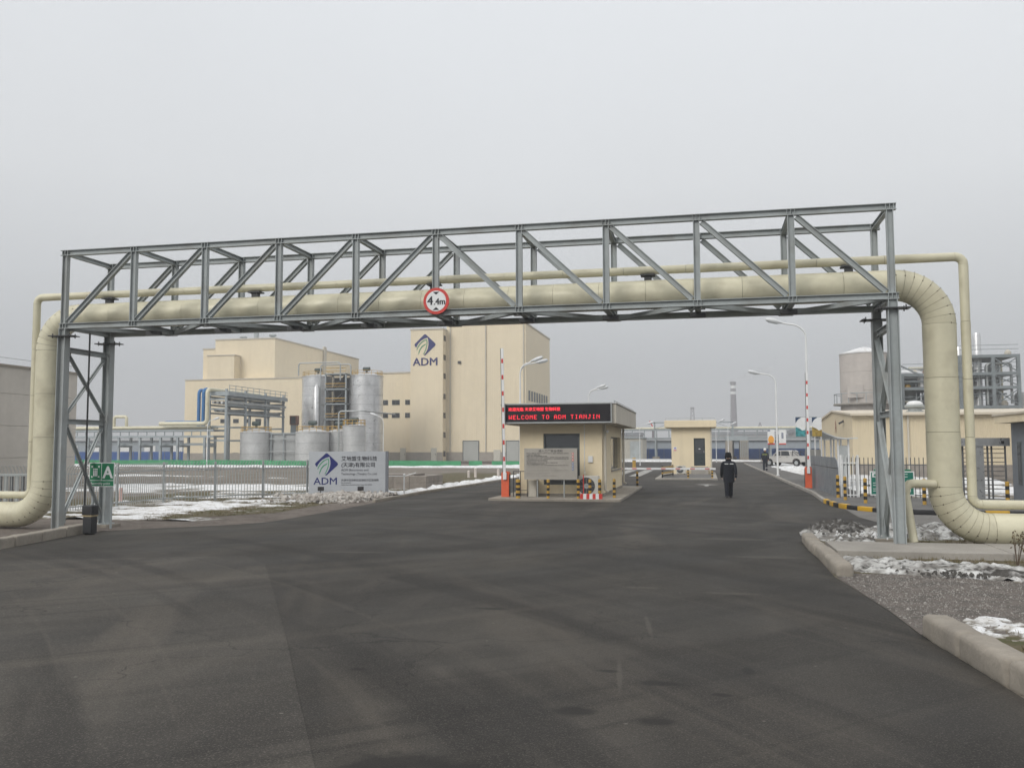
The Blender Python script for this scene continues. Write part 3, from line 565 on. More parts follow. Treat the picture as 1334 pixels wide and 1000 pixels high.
# ------------------------------------------------------------------ clearance sign 4.4m
def disc(r, cx, cz, y0, y1, n=48, nm='disc', m=white, parent=None):
    return MB().prism([(cx + r * cos(2 * pi * k / n), cz + r * sin(2 * pi * k / n)) for k in range(n)], 'y', y0, y1).build(nm, m, parent)
s = thing('clearance_sign', 'round red-rimmed 4.4m height limit sign hung on the gantry', 'sign', (-5.84, 18.86, 5.02))
cx, cz, sy = -5.84, 5.32, 18.85
disc(.298, cx, cz, sy, sy + .03, nm='rim', m=red, parent=s); disc(.232, cx, cz, sy - .004, sy - .001, nm='face', m=white, parent=s)
text('4', .275, (cx - .205, sy - .0065, cz - .085), ink, s, bold=.006); text('.4m', .205, (cx - .055, sy - .0065, cz - .085), ink, s, bold=.006, wscale=.9)
for sg in (1, -1): MB().prism([(cx - .075, cz + sg * .205), (cx + .075, cz + sg * .205), (cx, cz + sg * .14)], 'y', sy - .0065, sy - .0045).build('arrow_mark', ink, s)
MB().box(cx - .03, cx + .03, sy + .031, GY0 - .07, cz - .25, cz + .25).build('bracket', steel, s)

# ------------------------------------------------------------------ assembly point sign, bin
s = thing('assembly_sign', 'green assembly point sign with white letter A by the left gantry legs', 'sign', (-15.3, 20.2, 0))
sy = 20.20; x0, x1, z0, z1 = -15.60, -14.86, 1.07, 1.69
for x in (-15.52, -14.97): MB().tube([(x, sy + .05, -.02), (x, sy + .05, 1.66)], .03, 10).build('post', steel, s, True)
bx('panel', white, s, x0, x1, sy - .01, sy + .012, z0, z1)
def fill(m, a, b_, c, d, y=None, nm='print'): return bx(nm, m, s, a, b_, (y or sy) - .0125, (y or sy) - .0105, c, d)
fill(gsign, x0 + .02, x0 + .355, z0 + .17, z1 - .02); fill(gsign, x0 + .37, x1 - .02, z0 + .17, z1 - .02); fill(gsign, x0 + .02, x1 - .02, z0 + .02, z0 + .155)
text('A', .44, (x0 + .405, sy - .016, z0 + .22), white, s, bold=.012)
text('Assembly point', .092, (x0 + .05, sy - .016, z0 + .055), white, s)
for dx in (-.045, 0, .045):
    bx('pictogram', white, s, x0 + .185 + dx - .016, x0 + .185 + dx + .016, sy - .0165, sy - .013, z0 + .27, z0 + .42)
    disc(.021, x0 + .185 + dx, z0 + .45, sy - .0165, sy - .013, 14, 'pictogram', white, s)
for ax, az in ((-1, 1), (1, 1), (-1, -1), (1, -1)):
    bxx, bz = x0 + .187 + ax * .125, z0 + .385 + az * .155
    MB().prism([(bxx, bz), (bxx - ax * .06, bz - az * .015), (bxx - ax * .015, bz - az * .06)][::1], 'y', sy - .0165, sy - .013).build('pictogram', white, s)
b = thing('litter_bin', 'dark litter bin with a pale band at the foot of the left gantry', 'bin', (-14.45, 18.75, 0))
MB().box(-14.56, -14.32, 18.66, 18.88, .03, .43).build('body', mat('bin_black', (.022, .023, .025), .55, 0, .1), b, bevel=.02); MB().box(-14.58, -14.30, 18.64, 18.90, .47, .70).build('hood', MATS['bin_black'], b, bevel=.025)
MB().box(-14.57, -14.31, 18.65, 18.89, .432, .468).build('band', mat('bin_band', (.30, .24, .14), .5), b); MB().box(-14.52, -14.36, 18.634, 18.639, .53, .63).build('opening', black, b); MB().box(-14.299, -14.294, 18.70, 18.84, .53, .63).build('opening', black, b); MB().box(-14.52, -14.36, 18.70, 18.84, -.02, .03).build('foot', MATS['bin_black'], b)

# ------------------------------------------------------------------ company logo used on the sign and the tower
def logo(parent, org, size, rz, m_leaf, eps=.004):
    """diamond with a leaf cut into it; org = lower left of a unit square, face towards -Y turned by rz"""
    q = lambda p: ((p[0] - 220) / 270 * size, (480 - p[1]) / 270 * size)
    Mx = Matrix.Translation(Vector(org) - wloc(parent)) @ Matrix.Rotation(rz, 4, 'Z')
    def shp(pts, m, d, nm):
        me = MB().prism([q(p) for p in pts], 'y', -d, -d + eps * .6).mesh(nm, m); o = bpy.data.objects.new(nm, me); COL.objects.link(o); o.parent = parent; o.matrix_local = Mx; return o
    lo = [(340, 476), (366, 448), (388, 405), (400, 350), (398, 305), (388, 265), (345, 278), (305, 300), (275, 330), (256, 358), (246, 384)]
    shp([(343, 480), (360, 477), (480, 366), (488, 350), (480, 334), (367, 228), (355, 223), (343, 228), (231, 334), (223, 350), (231, 366)] + lo[::-1], logo_b, eps, 'logo_mark')
    st = [(338, 468), (352, 447), (372, 403), (384, 350), (384, 308), (377, 284), (345, 294), (312, 314), (284, 342), (262, 376), (251, 408)]
    st2 = [(334, 462), (346, 440), (363, 400), (375, 350), (375, 312), (370, 297), (345, 305), (318, 324), (292, 350), (270, 382), (256, 412)]
    shp(st + st2[::-1], logo_g, eps, 'logo_leaf_edge')
    shp([(366, 336), (360, 352), (325, 375), (300, 405), (285, 440), (272, 474), (275, 440), (290, 400), (315, 365)], logo_g, eps, 'logo_leaf_vein')
# monument sign, turned a little towards the road
RZ = R(15.5); mo = Vector((-16.30, 34.72, 0)); du = Vector((cos(RZ), sin(RZ), 0)); dv = Vector((-sin(RZ), cos(RZ), 0))
s = thing('company_sign', 'wide pale grey slab sign with blue diamond logo and black lettering', 'sign', tuple(mo)); SW, SH = 3.30, 1.90
def onsign(a, z, d=0): return mo + du * a + dv * (-d) + Vector((0, 0, z))
MB().obox(onsign(0, SH / 2 - .03, -.16), onsign(SW - .11, SH / 2 - .03, -.16), .32, SH + .06).build('face_block', panel_g, s)
MB().obox(onsign(SW - .108, SH / 2 - .03, -.16), onsign(SW, SH / 2 - .03, -.16), .33, SH + .062).build('end_block', panel_e, s)
logo(s, onsign(.24, .90), .98, RZ, panel_g)
text('ADM', .42, onsign(.20, .52, .004), logo_b, s, rz=RZ, bold=.004, wscale=1.08)
text('艾地盟生物科技', .215, onsign(1.34, 1.52, .004), ink, s, rz=RZ, bold=.004)
text('(天津)有限公司', .215, onsign(1.34, 1.26, .004), ink, s, rz=RZ, bold=.004)
text('ADM Bioscience and', .135, onsign(1.34, 1.08, .004), ink, s, rz=RZ)
text('Technology (Tianjin) Co.,Ltd.', .128, onsign(1.34, .92, .004), ink, s, rz=RZ)
text('天津市滨海新区临港经济区渤海路', .105, onsign(1.34, .66, .004), ink, s, rz=RZ)
text('No. 88 Bohai Rd', .062, onsign(1.34, .57, .004), ink, s, rz=RZ)
text('Tianjin Harbor Economic Area, Tianjin PRC 300452', .062, onsign(1.34, .485, .004), ink, s, rz=RZ)
for nm, a, lb in (('floodlight', .56, 'small black floodlight before the logo of the company sign'), ('floodlight', 2.20, 'small black floodlight before the lettering of the company sign')):
    c0 = onsign(a, 0, .38); f = thing(nm, lb, 'floodlight', tuple(c0), 'sign floodlights')
    MB().obox(c0 + Vector((-.12, 0, .36)), c0 + Vector((.12, .02, .36)), .12, .17).build('housing', black, f, bevel=.015)
    MB().obox(c0 + Vector((-.10, .068, .37)), c0 + Vector((.10, .088, .37)), .01, .14).build('lens', glass, f)
    MB().tube([c0 + Vector((0, 0, -.02)), c0 + Vector((0, 0, .28))], .018, 6).build('stake', black, f)

# ------------------------------------------------------------------ palisade fences: every picket a piece
def fence(name, label, pts, h, gap, m, curl=0, th=.022, post_every=2.4, rails=(.18, -.28)):
    root = thing(name, label, 'fence', (*pts[0], 0)); P = [Vector((*p, 0)) for p in pts]
    d0 = (P[1] - P[0]).normalized(); mb = MB()
    path = [(0, 0, .06), (0, 0, h)] if not curl else [(0, 0, .06), (0, 0, h - .28), (0, -curl * .25, h - .15), (0, -curl * .6, h - .05), (0, -curl, h)]
    mb.tube(path, th / 2 * 1.3, 4); pk = mb.mesh('picket', m); pm = MB().box(-.035, .035, -.035, .035, -.02, h + .02).mesh('post', m)
    for a, b in zip(P, P[1:]):
        L_ = (b - a).length; d = (b - a).normalized(); rz = math.atan2(d.y, d.x); k = int(L_ / gap)
        for q in range(k): inst(pk, 'picket', root, a + d * (q + .5) * L_ / k, rz)
        for z in rails:
            zz = z if z > 0 else h + z; n_ = max(1, round(L_ / post_every))
            for q in range(n_):
                p0 = a + d * (L_ * q / n_); p1 = a + d * (L_ * (q + 1) / n_); MB().obox(p0 + Vector((0, 0, zz)), p1 + Vector((0, 0, zz)), .03, .04).build('rail', m, root)
        n_ = max(1, round(L_ / post_every))
        for q in range(n_ + 1):
            if q == n_ and b is not P[-1]: continue
            inst(pm, 'post', root, a + d * (L_ * q / n_) + Vector((-d.y, d.x, 0)) * .05, rz)
    return root
fence('palisade_fence', 'pale palisade fence with curled tips stepping back to the company sign', [(-25.2, 24.2), (-19.9, 24.6), (-19.95, 30.0), (-16.45, 34.95)], 1.52, .125, galv, .16)
fence('palisade_fence', 'dark palisade fence before the yellow warehouse on the right', [(5.15, 36.75), (9.45, 36.75)], 1.62, .15, fence_dk, .0, .024)
fence('side_gate', 'white pedestrian gate with curved bars beside the grey screen', [(5.12, 36.55), (5.75, 36.58)], 1.70, .115, white, .10, .03, .7)

# ================================================================== GATE BOOTH
b = thing('gatehouse_booth', 'cream gatehouse booth under a wide flat roof with red LED sign', 'booth', (-5.7, 39.5, 0))
X0, X1, Y0, Y1 = -7.40, -4.05, 35.40, 43.90; ZF = .12
# front wall around the tall glazed opening
ox0, ox1, oz0, oz1 = -6.42, -4.94, .55, 2.60
bx('wall', yel_s, b, X0, ox0, Y0, Y0 + .2, ZF, 2.97); bx('wall', yel_s, b, ox1, X1, Y0, Y0 + .2, ZF, 2.97); bx('wall', yel_s, b, ox0, ox1, Y0 + .001, Y0 + .2, ZF, oz0); bx('wall', yel_s, b, ox0, ox1, Y0 + .001, Y0 + .2, oz1, 2.97)
wy0, wy1, wz0, wz1 = 38.85, 43.2, 1.05, 2.50
bx('wall', yel_s, b, X1 - .2, X1, Y0 + .2, wy0, ZF, 2.97); bx('wall', yel_s, b, X1 - .2, X1, wy1, Y1, ZF, 2.97); bx('wall', yel_s, b, X1 - .2, X1 - .001, wy0, wy1, ZF, wz0); bx('wall', yel_s, b, X1 - .2, X1 - .001, wy0, wy1, wz1, 2.97)
bx('wall', yel_s, b, X0, X0 + .2, Y0 + .2, Y1, ZF, 2.97); bx('wall', yel_s, b, X0 + .2, X1 - .2, Y1 - .2, Y1, ZF, 2.97)
wd = bx('window', frame_m, b, ox0, ox1, Y0 + .15, Y0 + .19, oz0, oz1); bx('pane', glass, wd, ox0 + .07, ox1 - .07, Y0 + .135, Y0 + .149, 2.06, oz1 - .07); bx('pane', glass, wd, ox0 + .07, (ox0 + ox1) / 2 - .03, Y0 + .135, Y0 + .149, oz0 + .06, 1.98); bx('pane', glass, wd, (ox0 + ox1) / 2 + .03, ox1 - .07, Y0 + .135, Y0 + .149, oz0 + .06, 1.98)
for a in ((ox0, ox0 + .06, oz0, oz1), (ox1 - .06, ox1, oz0, oz1)): bx('frame', frame_m, wd, a[0], a[1], Y0 + .05, Y0 + .148, a[2], a[3])
bx('frame', frame_m, wd, ox0 + .061, ox1 - .061, Y0 + .05, Y0 + .148, oz1 - .06, oz1)
wd = bx('window', frame_m, b, X1 - .18, X1 - .15, wy0, wy1, wz0, wz1)
for k in range(3):
    ya = wy0 + .06 + k * (wy1 - wy0 - .06) / 3; bx('pane', glass, wd, X1 - .149, X1 - .135, ya, ya + (wy1 - wy0 - .06) / 3 - .07, wz0 + .06, wz1 - .06)
bx('sill', conc_lt, wd, X1 - .1, X1 + .05, wy0 - .05, wy1 + .05, wz0 - .06, wz0 - .002)
r = bx('roof', fascia_m, b, -8.0, -3.40, 34.72, 44.75, 2.97, 3.73, bevel=.02)
bx('coping', conc_lt, r, -8.03, -3.37, 34.69, 44.78, 3.731, 3.765)
for k in range(9): MB().tube([(-3.5, 35.0 + k * 1.18, 3.765), (-3.5, 35.0 + k * 1.18, 3.87)], .014, 6).build('rail_post', galv, r)
MB().tube([(-3.5, 34.9, 3.87), (-3.5, 44.6, 3.87)], .014, 6).build('roof_rail', galv, r)
for y in (35.30, 43.98): MB().tube([(X1 + .10, y + (.25 if y < 40 else -.25), 3.0), (X1 + .10, y + (.25 if y < 40 else -.25), .35), (X1 + .22, y + (.25 if y < 40 else -.25), .28)], .055, 8).build('downpipe', fascia_m, b, True)
bx('plinth', conc, b, X0 - .02, X1 + .02, Y0 - .02, Y1 + .02, .10, .20)
ls = bx('led_sign', led_bg, b, -7.80, -3.60, 34.56, 34.71, 3.05, 3.74)
for a in ((-7.84, -3.56, 3.00, 3.049), (-7.84, -3.56, 3.741, 3.79), (-7.84, -7.801, 3.05, 3.74), (-3.599, -3.56, 3.05, 3.74)): bx('bezel', galv, ls, a[0], a[1], 34.54, 34.70, a[2], a[3])
FONT = {'W': '1000110001100011010110101110111000 1'.replace(' ', ''), 'E': '11111100001000011110100001000011111', 'L': '10000100001000010000100001000011111', 'C': '01110100011000010000100001000101110', 'O': '01110100011000110001100011000101110', 'M': '10001110111010110101100011000110001', 'T': '11111001000010000100001000010000100', 'A': '01110100011000111111100011000110001', 'D': '11110100011000110001100011000111110', 'I': '01110001000010000100001000010001110', 'N': '10001110011010110011100011000110001', 'J': '00111000100001000010000101001001100'}
def dots(rows, x, z, px, name):
    mb = MB()
    for dx, dz in rows: mb.box(x + dx * px, x + dx * px + px * .86, 34.553, 34.558, z - dz * px - px * .86, z - dz * px)
    mb.build(name, led, ls)
x = -7.66
for word in 'WELCOME TO ADM TIANJIN'.split():
    for ch in word: dots([(i % 5, i // 5) for i in range(35) if FONT[ch][i] == '1'], x, 3.325, .0235, 'led_letter'); x += .170
    x += .150
text('欢迎光临 天津艾地盟 生物科技', .155, (-7.68, 34.555, 3.50), led, ls, name='led_letter', bold=.003)
o = thing('wall_camera', 'small white camera bracketed under the booth roof at its front right corner', 'camera', (-3.95, 35.2, 2.7)); MB().tube([(-4.04, 35.75, 2.75), (-3.86, 35.7, 2.72)], .02, 6).build('bracket', white, o); MB().tube([(-3.86, 35.75, 2.70), (-3.83, 35.45, 2.66)], .045, 10).build('housing', white, o, True)
MB().tube([(-4.75, Y0 - .012, 2.96), (-4.75, Y0 - .012, 1.1), (-4.70, 35.2, .95)], .014, 6).build('cable', white, b); bx('junction_box', white, b, -4.60, -4.42, Y0 - .06, Y0 - .002, 1.45, 1.70)
struct(bx('booth_island', conc, None, -8.25, -3.15, 33.45, 45.1, -.02, .10, bevel=.02))

# notice board on two legs
nb = thing('notice_board', 'beige metal notice board of entry rules standing before the booth', 'notice board', (-5.95, 34.4, .1))
for x in (-6.49, -5.43): MB().tube([(x, 34.43, .08), (x, 34.43, 1.9)], .028, 8).build('leg', galv, nb, True)
bx('panel', board_m, nb, -7.00, -4.90, 34.36, 34.40, .79, 2.01)
text('进入工厂安全须知', .105, (-5.95, 34.356, 1.87), ink, nb, align='CENTER', wscale=1.15)
random.seed(11); z = 1.80; k = 0
while z > .9:
    wid = random.choice((.5, .95, 1.2, 1.65, .8)); mb = MB(); x = -6.90
    while x < -6.90 + wid:
        ww = random.uniform(.02, .036); mb.box(x, x + ww, 34.3565, 34.3595, z, z + (.026 if z > 1.3 else .012)); x += ww + random.choice((.01, .012, .03))
    mb.build('lettering', ink if z > 1.3 else mat('grey_lettering', (.19, .18, .16), .6, 0, 0), nb)['kind'] = 'stuff'; k += 1; z -= .052 if z > 1.3 else .058
for k, (z, m) in enumerate(((1.80, red), (1.68, red), (1.56, red), (1.42, blue), (1.31, blue), (1.20, blue))):
    disc(.042, -5.07, z, 34.3565, 34.3595, 16, 'pictogram', m, nb); disc(.022, -5.07, z, 34.353, 34.356, 12, 'pictogram', white, nb)

# air conditioner outside the booth
def aircon(x0, x1, y0, y1, z0, z1, label):
    a = thing('air_conditioner', label, 'air conditioner', ((x0 + x1) / 2, (y0 + y1) / 2, z0))
    bx('casing', mat('aircon_cream', (.50, .49, .45), .5, 0, .06), a, x0, x1, y0, y1, z0 + .05, z1, bevel=.01); cxx = x0 + (x1 - x0) * .4; czz = (z0 + z1) / 2 + .02; rr = (z1 - z0) * .40
    disc(rr, cxx, czz, y0 - .012, y0 - .002, 28, 'fan_grille', steel_dk, a); disc(rr * .3, cxx, czz, y0 - .022, y0 - .013, 14, 'fan_hub', galv, a)
    for t in range(8): MB().obox((cxx, y0 - .016, czz), (cxx + rr * .95 * cos(t * pi / 4), y0 - .016, czz + rr * .95 * sin(t * pi / 4)), .006, .012, (0, 1, 0)).build('grille_bar', galv, a)
    for x in (x0 + .1, x1 - .1): bx('foot', steel_dk, a, x - .03, x + .03, y0, y1, z0, z0 + .05)
aircon(-4.92, -4.12, 34.78, 35.10, .10, .93, 'beige air conditioner unit at the foot of the booth')

# striped bollards
def bollard(x, y, label, h=.80, r=.058, z0=0, group='striped bollards'):
    o = thing('bollard', label, 'bollard', (x, y, z0), group); n = 7
    for k in range(n): MB().tube([(x, y, z0 + h * k / n - (.02 if k == 0 else 0)), (x, y, z0 + h * (k + 1) / n)], r, 14).build('band', black if k % 2 else ochre, o, True)
    MB().lathe(x, y, [(r, z0 + h), (r * .8, z0 + h + .012), (r * .3, z0 + h + .018)], 14).build('cap', ochre, o, True)
BL = [(-7.10, 33.62, 'thick yellow and black bollard beside the left barrier cabinet'), (-5.93, 33.66, 'yellow and black bollard below the middle of the notice board'), (-4.78, 33.75, 'yellow and black bollard below the right edge of the notice board'), (-4.36, 33.95, 'yellow and black bollard before the fan of the air conditioner'), (-4.00, 34.05, 'yellow and black bollard at the right end of the air conditioner'), (-3.50, 34.62, 'yellow and black bollard at the front right corner of the booth island'), (-3.42, 45.40, 'yellow and black bollard standing behind the booth near the lowered barrier arm')]
for k, (x, y, l) in enumerate(BL): bollard(x, y, l, .72 if k < 6 else .8, .085 if k == 0 else .058, .09 if k < 6 else 0)
BR = [(4.92, 36.1, 'yellow and black bollard against the end of the grey screen'), (4.95, 34.5, 'yellow and black bollard nearest to the white gate on the walk'), (5.35, 32.7, 'yellow and black bollard left of the green safety board'), (7.13, 32.2, 'yellow and black bollard half hidden behind the fat pipe'), (9.08, 30.2, 'yellow and black bollard before the turnstile on the far right')]
for x, y, l in BR: bollard(x, y, l, .84, .06, .10)
o = thing('stop_block', 'red and white striped block on the ground before the air conditioner', 'barrier block', (-4.27, 33.65, 0))
for k in range(7): bx('stripe', white if k % 2 else red, o, -4.68 + k * .118, -4.68 + (k + 1) * .118, 33.52, 33.75, -.01, .29)
tag(MB().tube([(-4.60, 33.9, .09), (-4.60, 33.9, 1.0)], .018, 8).build('marker_rod', red), 'thin red rod standing between bollards by the air conditioner', 'rod')

# small railing left of the booth
o = thing('hand_railing', 'low grey railing between barrier cabinet and booth', 'railing', (-7.4, 34.6, .1))
for x in (-7.52, -7.24, -6.96): MB().tube([(x, 34.75, .09), (x, 34.75, 1.1)], .018, 6).build('post', steel_dk, o)
MB().tube([(-7.52, 34.75, 1.1), (-6.96, 34.75, 1.1)], .018, 6).build('top_rail', steel_dk, o); MB().tube([(-7.52, 34.75, .35), (-6.96, 34.75, .35)], .012, 6).build('low_rail', steel_dk, o)
bx('infill', fascia_m, o, -6.94, -6.62, 34.8, 35.38, .1, .75)

# barrier gates
def barrier_cabinet(x, y, label, z0, armto, n=6):
    o = thing('barrier_gate', label, 'barrier gate', (x, y, z0))
    MB().prism([(x - .155, z0 - .01), (x + .155, z0 - .01), (x + .155, z0 + .93), (x + .11, z0 + 1.0), (x - .11, z0 + 1.0), (x - .155, z0 + .93)], 'y', y - .16, y + .16).build('cabinet', orange, o, bevel=.01)
    bx('side_panel', black, o, x - .162, x - .156, y - .12, y + .12, z0 + .05, z0 + .88); bx('side_panel', black, o, x + .156, x + .162, y - .12, y + .12, z0 + .05, z0 + .88)
    ax, dz = armto; a0 = Vector((x - .01, y - .21, z0 + .80)); a1 = Vector((ax, y - .21, dz)); d = a1 - a0
    bx('clamp', white, o, x - .07, x + .07, y - .25, y - .161, z0 + .68, z0 + .96, bevel=.01)
    arm = MB().obox(a0, a1, .10, .045, (0, 1, 0)).build('arm', white, o)
    for k in range(n + 1):
        t0 = .12 + .84 * k / (n + .6); t1 = t0 + .034; MB().obox(a0 + d * t0 + Vector((0, -.003, 0)), a0 + d * t1 + Vector((0, -.003, 0)), .075, .047, (0, 1, 0)).build('red_band', red, arm)
    MB().obox(a0 + d * .03 + Vector((-.062, .0, 0)), a1 + Vector((-.062, 0, 0)), .02, .04, (0, 1, 0)).build('edge_strip', steel_dk, arm)
    return o
barrier_cabinet(-7.80, 34.62, 'orange barrier cabinet left of the booth with its arm raised upright', .10, (-7.90, 6.0))
barrier_cabinet(4.72, 44.3, 'orange barrier cabinet by the grey screen with its arm raised upright', .10, (4.74, 5.55))
o = thing('barrier_gate', 'lowered red and white barrier arm across the lane behind the booth', 'barrier gate', (-5.9, 55, 0))
bx('cabinet', orange, o, -6.05, -5.75, 54.85, 55.15, 0, 1.0, bevel=.02); arm = bx('arm', white, o, -5.75, .55, 54.78, 54.83, .68, .80)
for k in range(7): bx('red_band', red, arm, -5.3 + k * .87, -5.02 + k * .87, 54.776, 54.779, .71, .77)
o = thing('barrier_gate', 'farther white barrier arm lying across the left lane', 'barrier gate', (-9.6, 84, 0))
bx('cabinet', ochre, o, -6.75, -6.45, 83.85, 84.15, 0, 1.05, bevel=.02); bx('arm', white, o, -11.5, -3.2, 83.78, 83.84, .82, .95)

# ------------------------------------------------------------------ second hut
h = thing('gate_hut', 'small yellow hut with a flat roof on the farther traffic island', 'hut', (-1.05, 68, .1))
X0, X1, Y0, Y1 = -2.46, .33, 66.0, 69.6
dx0, dx1, dz0, dz1 = -.86, -.06, .68, 2.68
bx('wall', yel_s, h, X0, dx0, Y0, Y0 + .2, .1, 3.46); bx('wall', yel_s, h, dx1, X1, Y0, Y0 + .2, .1, 3.46); bx('wall', yel_s, h, dx0, dx1, Y0 + .001, Y0 + .2, dz1, 3.46); bx('wall', yel_s, h, dx0, dx1, Y0 + .001, Y0 + .2, .1, dz0)
bx('wall', yel_s, h, X0, X0 + .2, Y0 + .2, Y1, .1, 3.46); bx('wall', yel_s, h, X1 - .2, X1, Y0 + .2, Y1, .1, 3.46); bx('wall', yel_s, h, X0 + .2, X1 - .2, Y1 - .2, Y1, .1, 3.46)
d = bx('door', mat('dark_green_door', (.03, .042, .045), .35, 0, .08), h, dx0, dx1, Y0 + .08, Y0 + .12, dz0, dz1); bx('pane', glass, d, dx0 + .1, dx1 - .1, Y0 + .07, Y0 + .079, dz0 + .9, dz1 - .12); bx('handle', galv, d, dx1 - .1, dx1 - .06, Y0 + .05, Y0 + .078, dz0 + .95, dz0 + 1.1); bx('plate', white, d, -.52, -.40, Y0 + .065, Y0 + .069, 1.88, 1.93)
bx('roof', yel_s, h, -2.93, .76, 65.5, 70.1, 3.46, 3.97, bevel=.03); bx('step', conc_lt, h, dx0 - .2, dx1 + .2, 65.3, 65.98, .1, .62); bx('downpipe', fascia_m, h, X1 + .005, X1 + .09, Y0 + .02, Y0 + .1, .2, 3.45)
for k in range(5): MB().tube([(-2.85 + k * .88, 65.6, 3.95), (-2.85 + k * .88, 65.6, 4.12)], .012, 5).build('rail_post', galv, h)
MB().tube([(-2.85, 65.6, 4.12), (.67, 65.6, 4.12)], .012, 5).build('roof_rail', galv, h)
bx('notice', white, h, -2.32, -2.08, 65.985, 65.998, 1.75, 2.05); bx('notice', mat('pale_red_print', (.6, .22, .2), .6), h, -2.30, -2.10, 65.98, 65.984, 1.77, 1.86); bx('notice', mat('pale_blue_print', (.25, .25, .5), .6), h, -2.27, -2.13, 65.98, 65.984, 1.90, 2.02)
struct(bx('hut_island', conc_lt, None, -3.15, .68, 56.6, 71, -.02, .10, bevel=.02)); struct(sheet('island_top', [(-2.85, 57.0), (.4, 57.0), (.4, 65.2), (-2.85, 65.2)], .106, paving))
aircon(-2.10, -1.45, 65.1, 65.4, .10, .70, 'pale air conditioner unit before the farther hut')
bollard(-1.12, 57.2, 'yellow and black bollard in the middle of the farther island end', .62, .06, .1); bollard(.36, 57.2, 'yellow and black bollard at the right of the farther island end', .62, .06, .1)
o = thing('striped_guard', 'yellow and black striped guard rails left of the farther hut', 'guard rail', (-2.7, 58, .1))
for k in range(4): MB().obox((-2.75, 57.4, .22 + k * .17), (-2.2, 61.5, .22 + k * .17), .06, .10).build('rail', ochre if k % 2 else black, o)
for y in (57.5, 61.4): bx('post', black, o, -2.78 + (y - 57.5) * .134, -2.70 + (y - 57.5) * .134, y, y + .1, .1, .85)

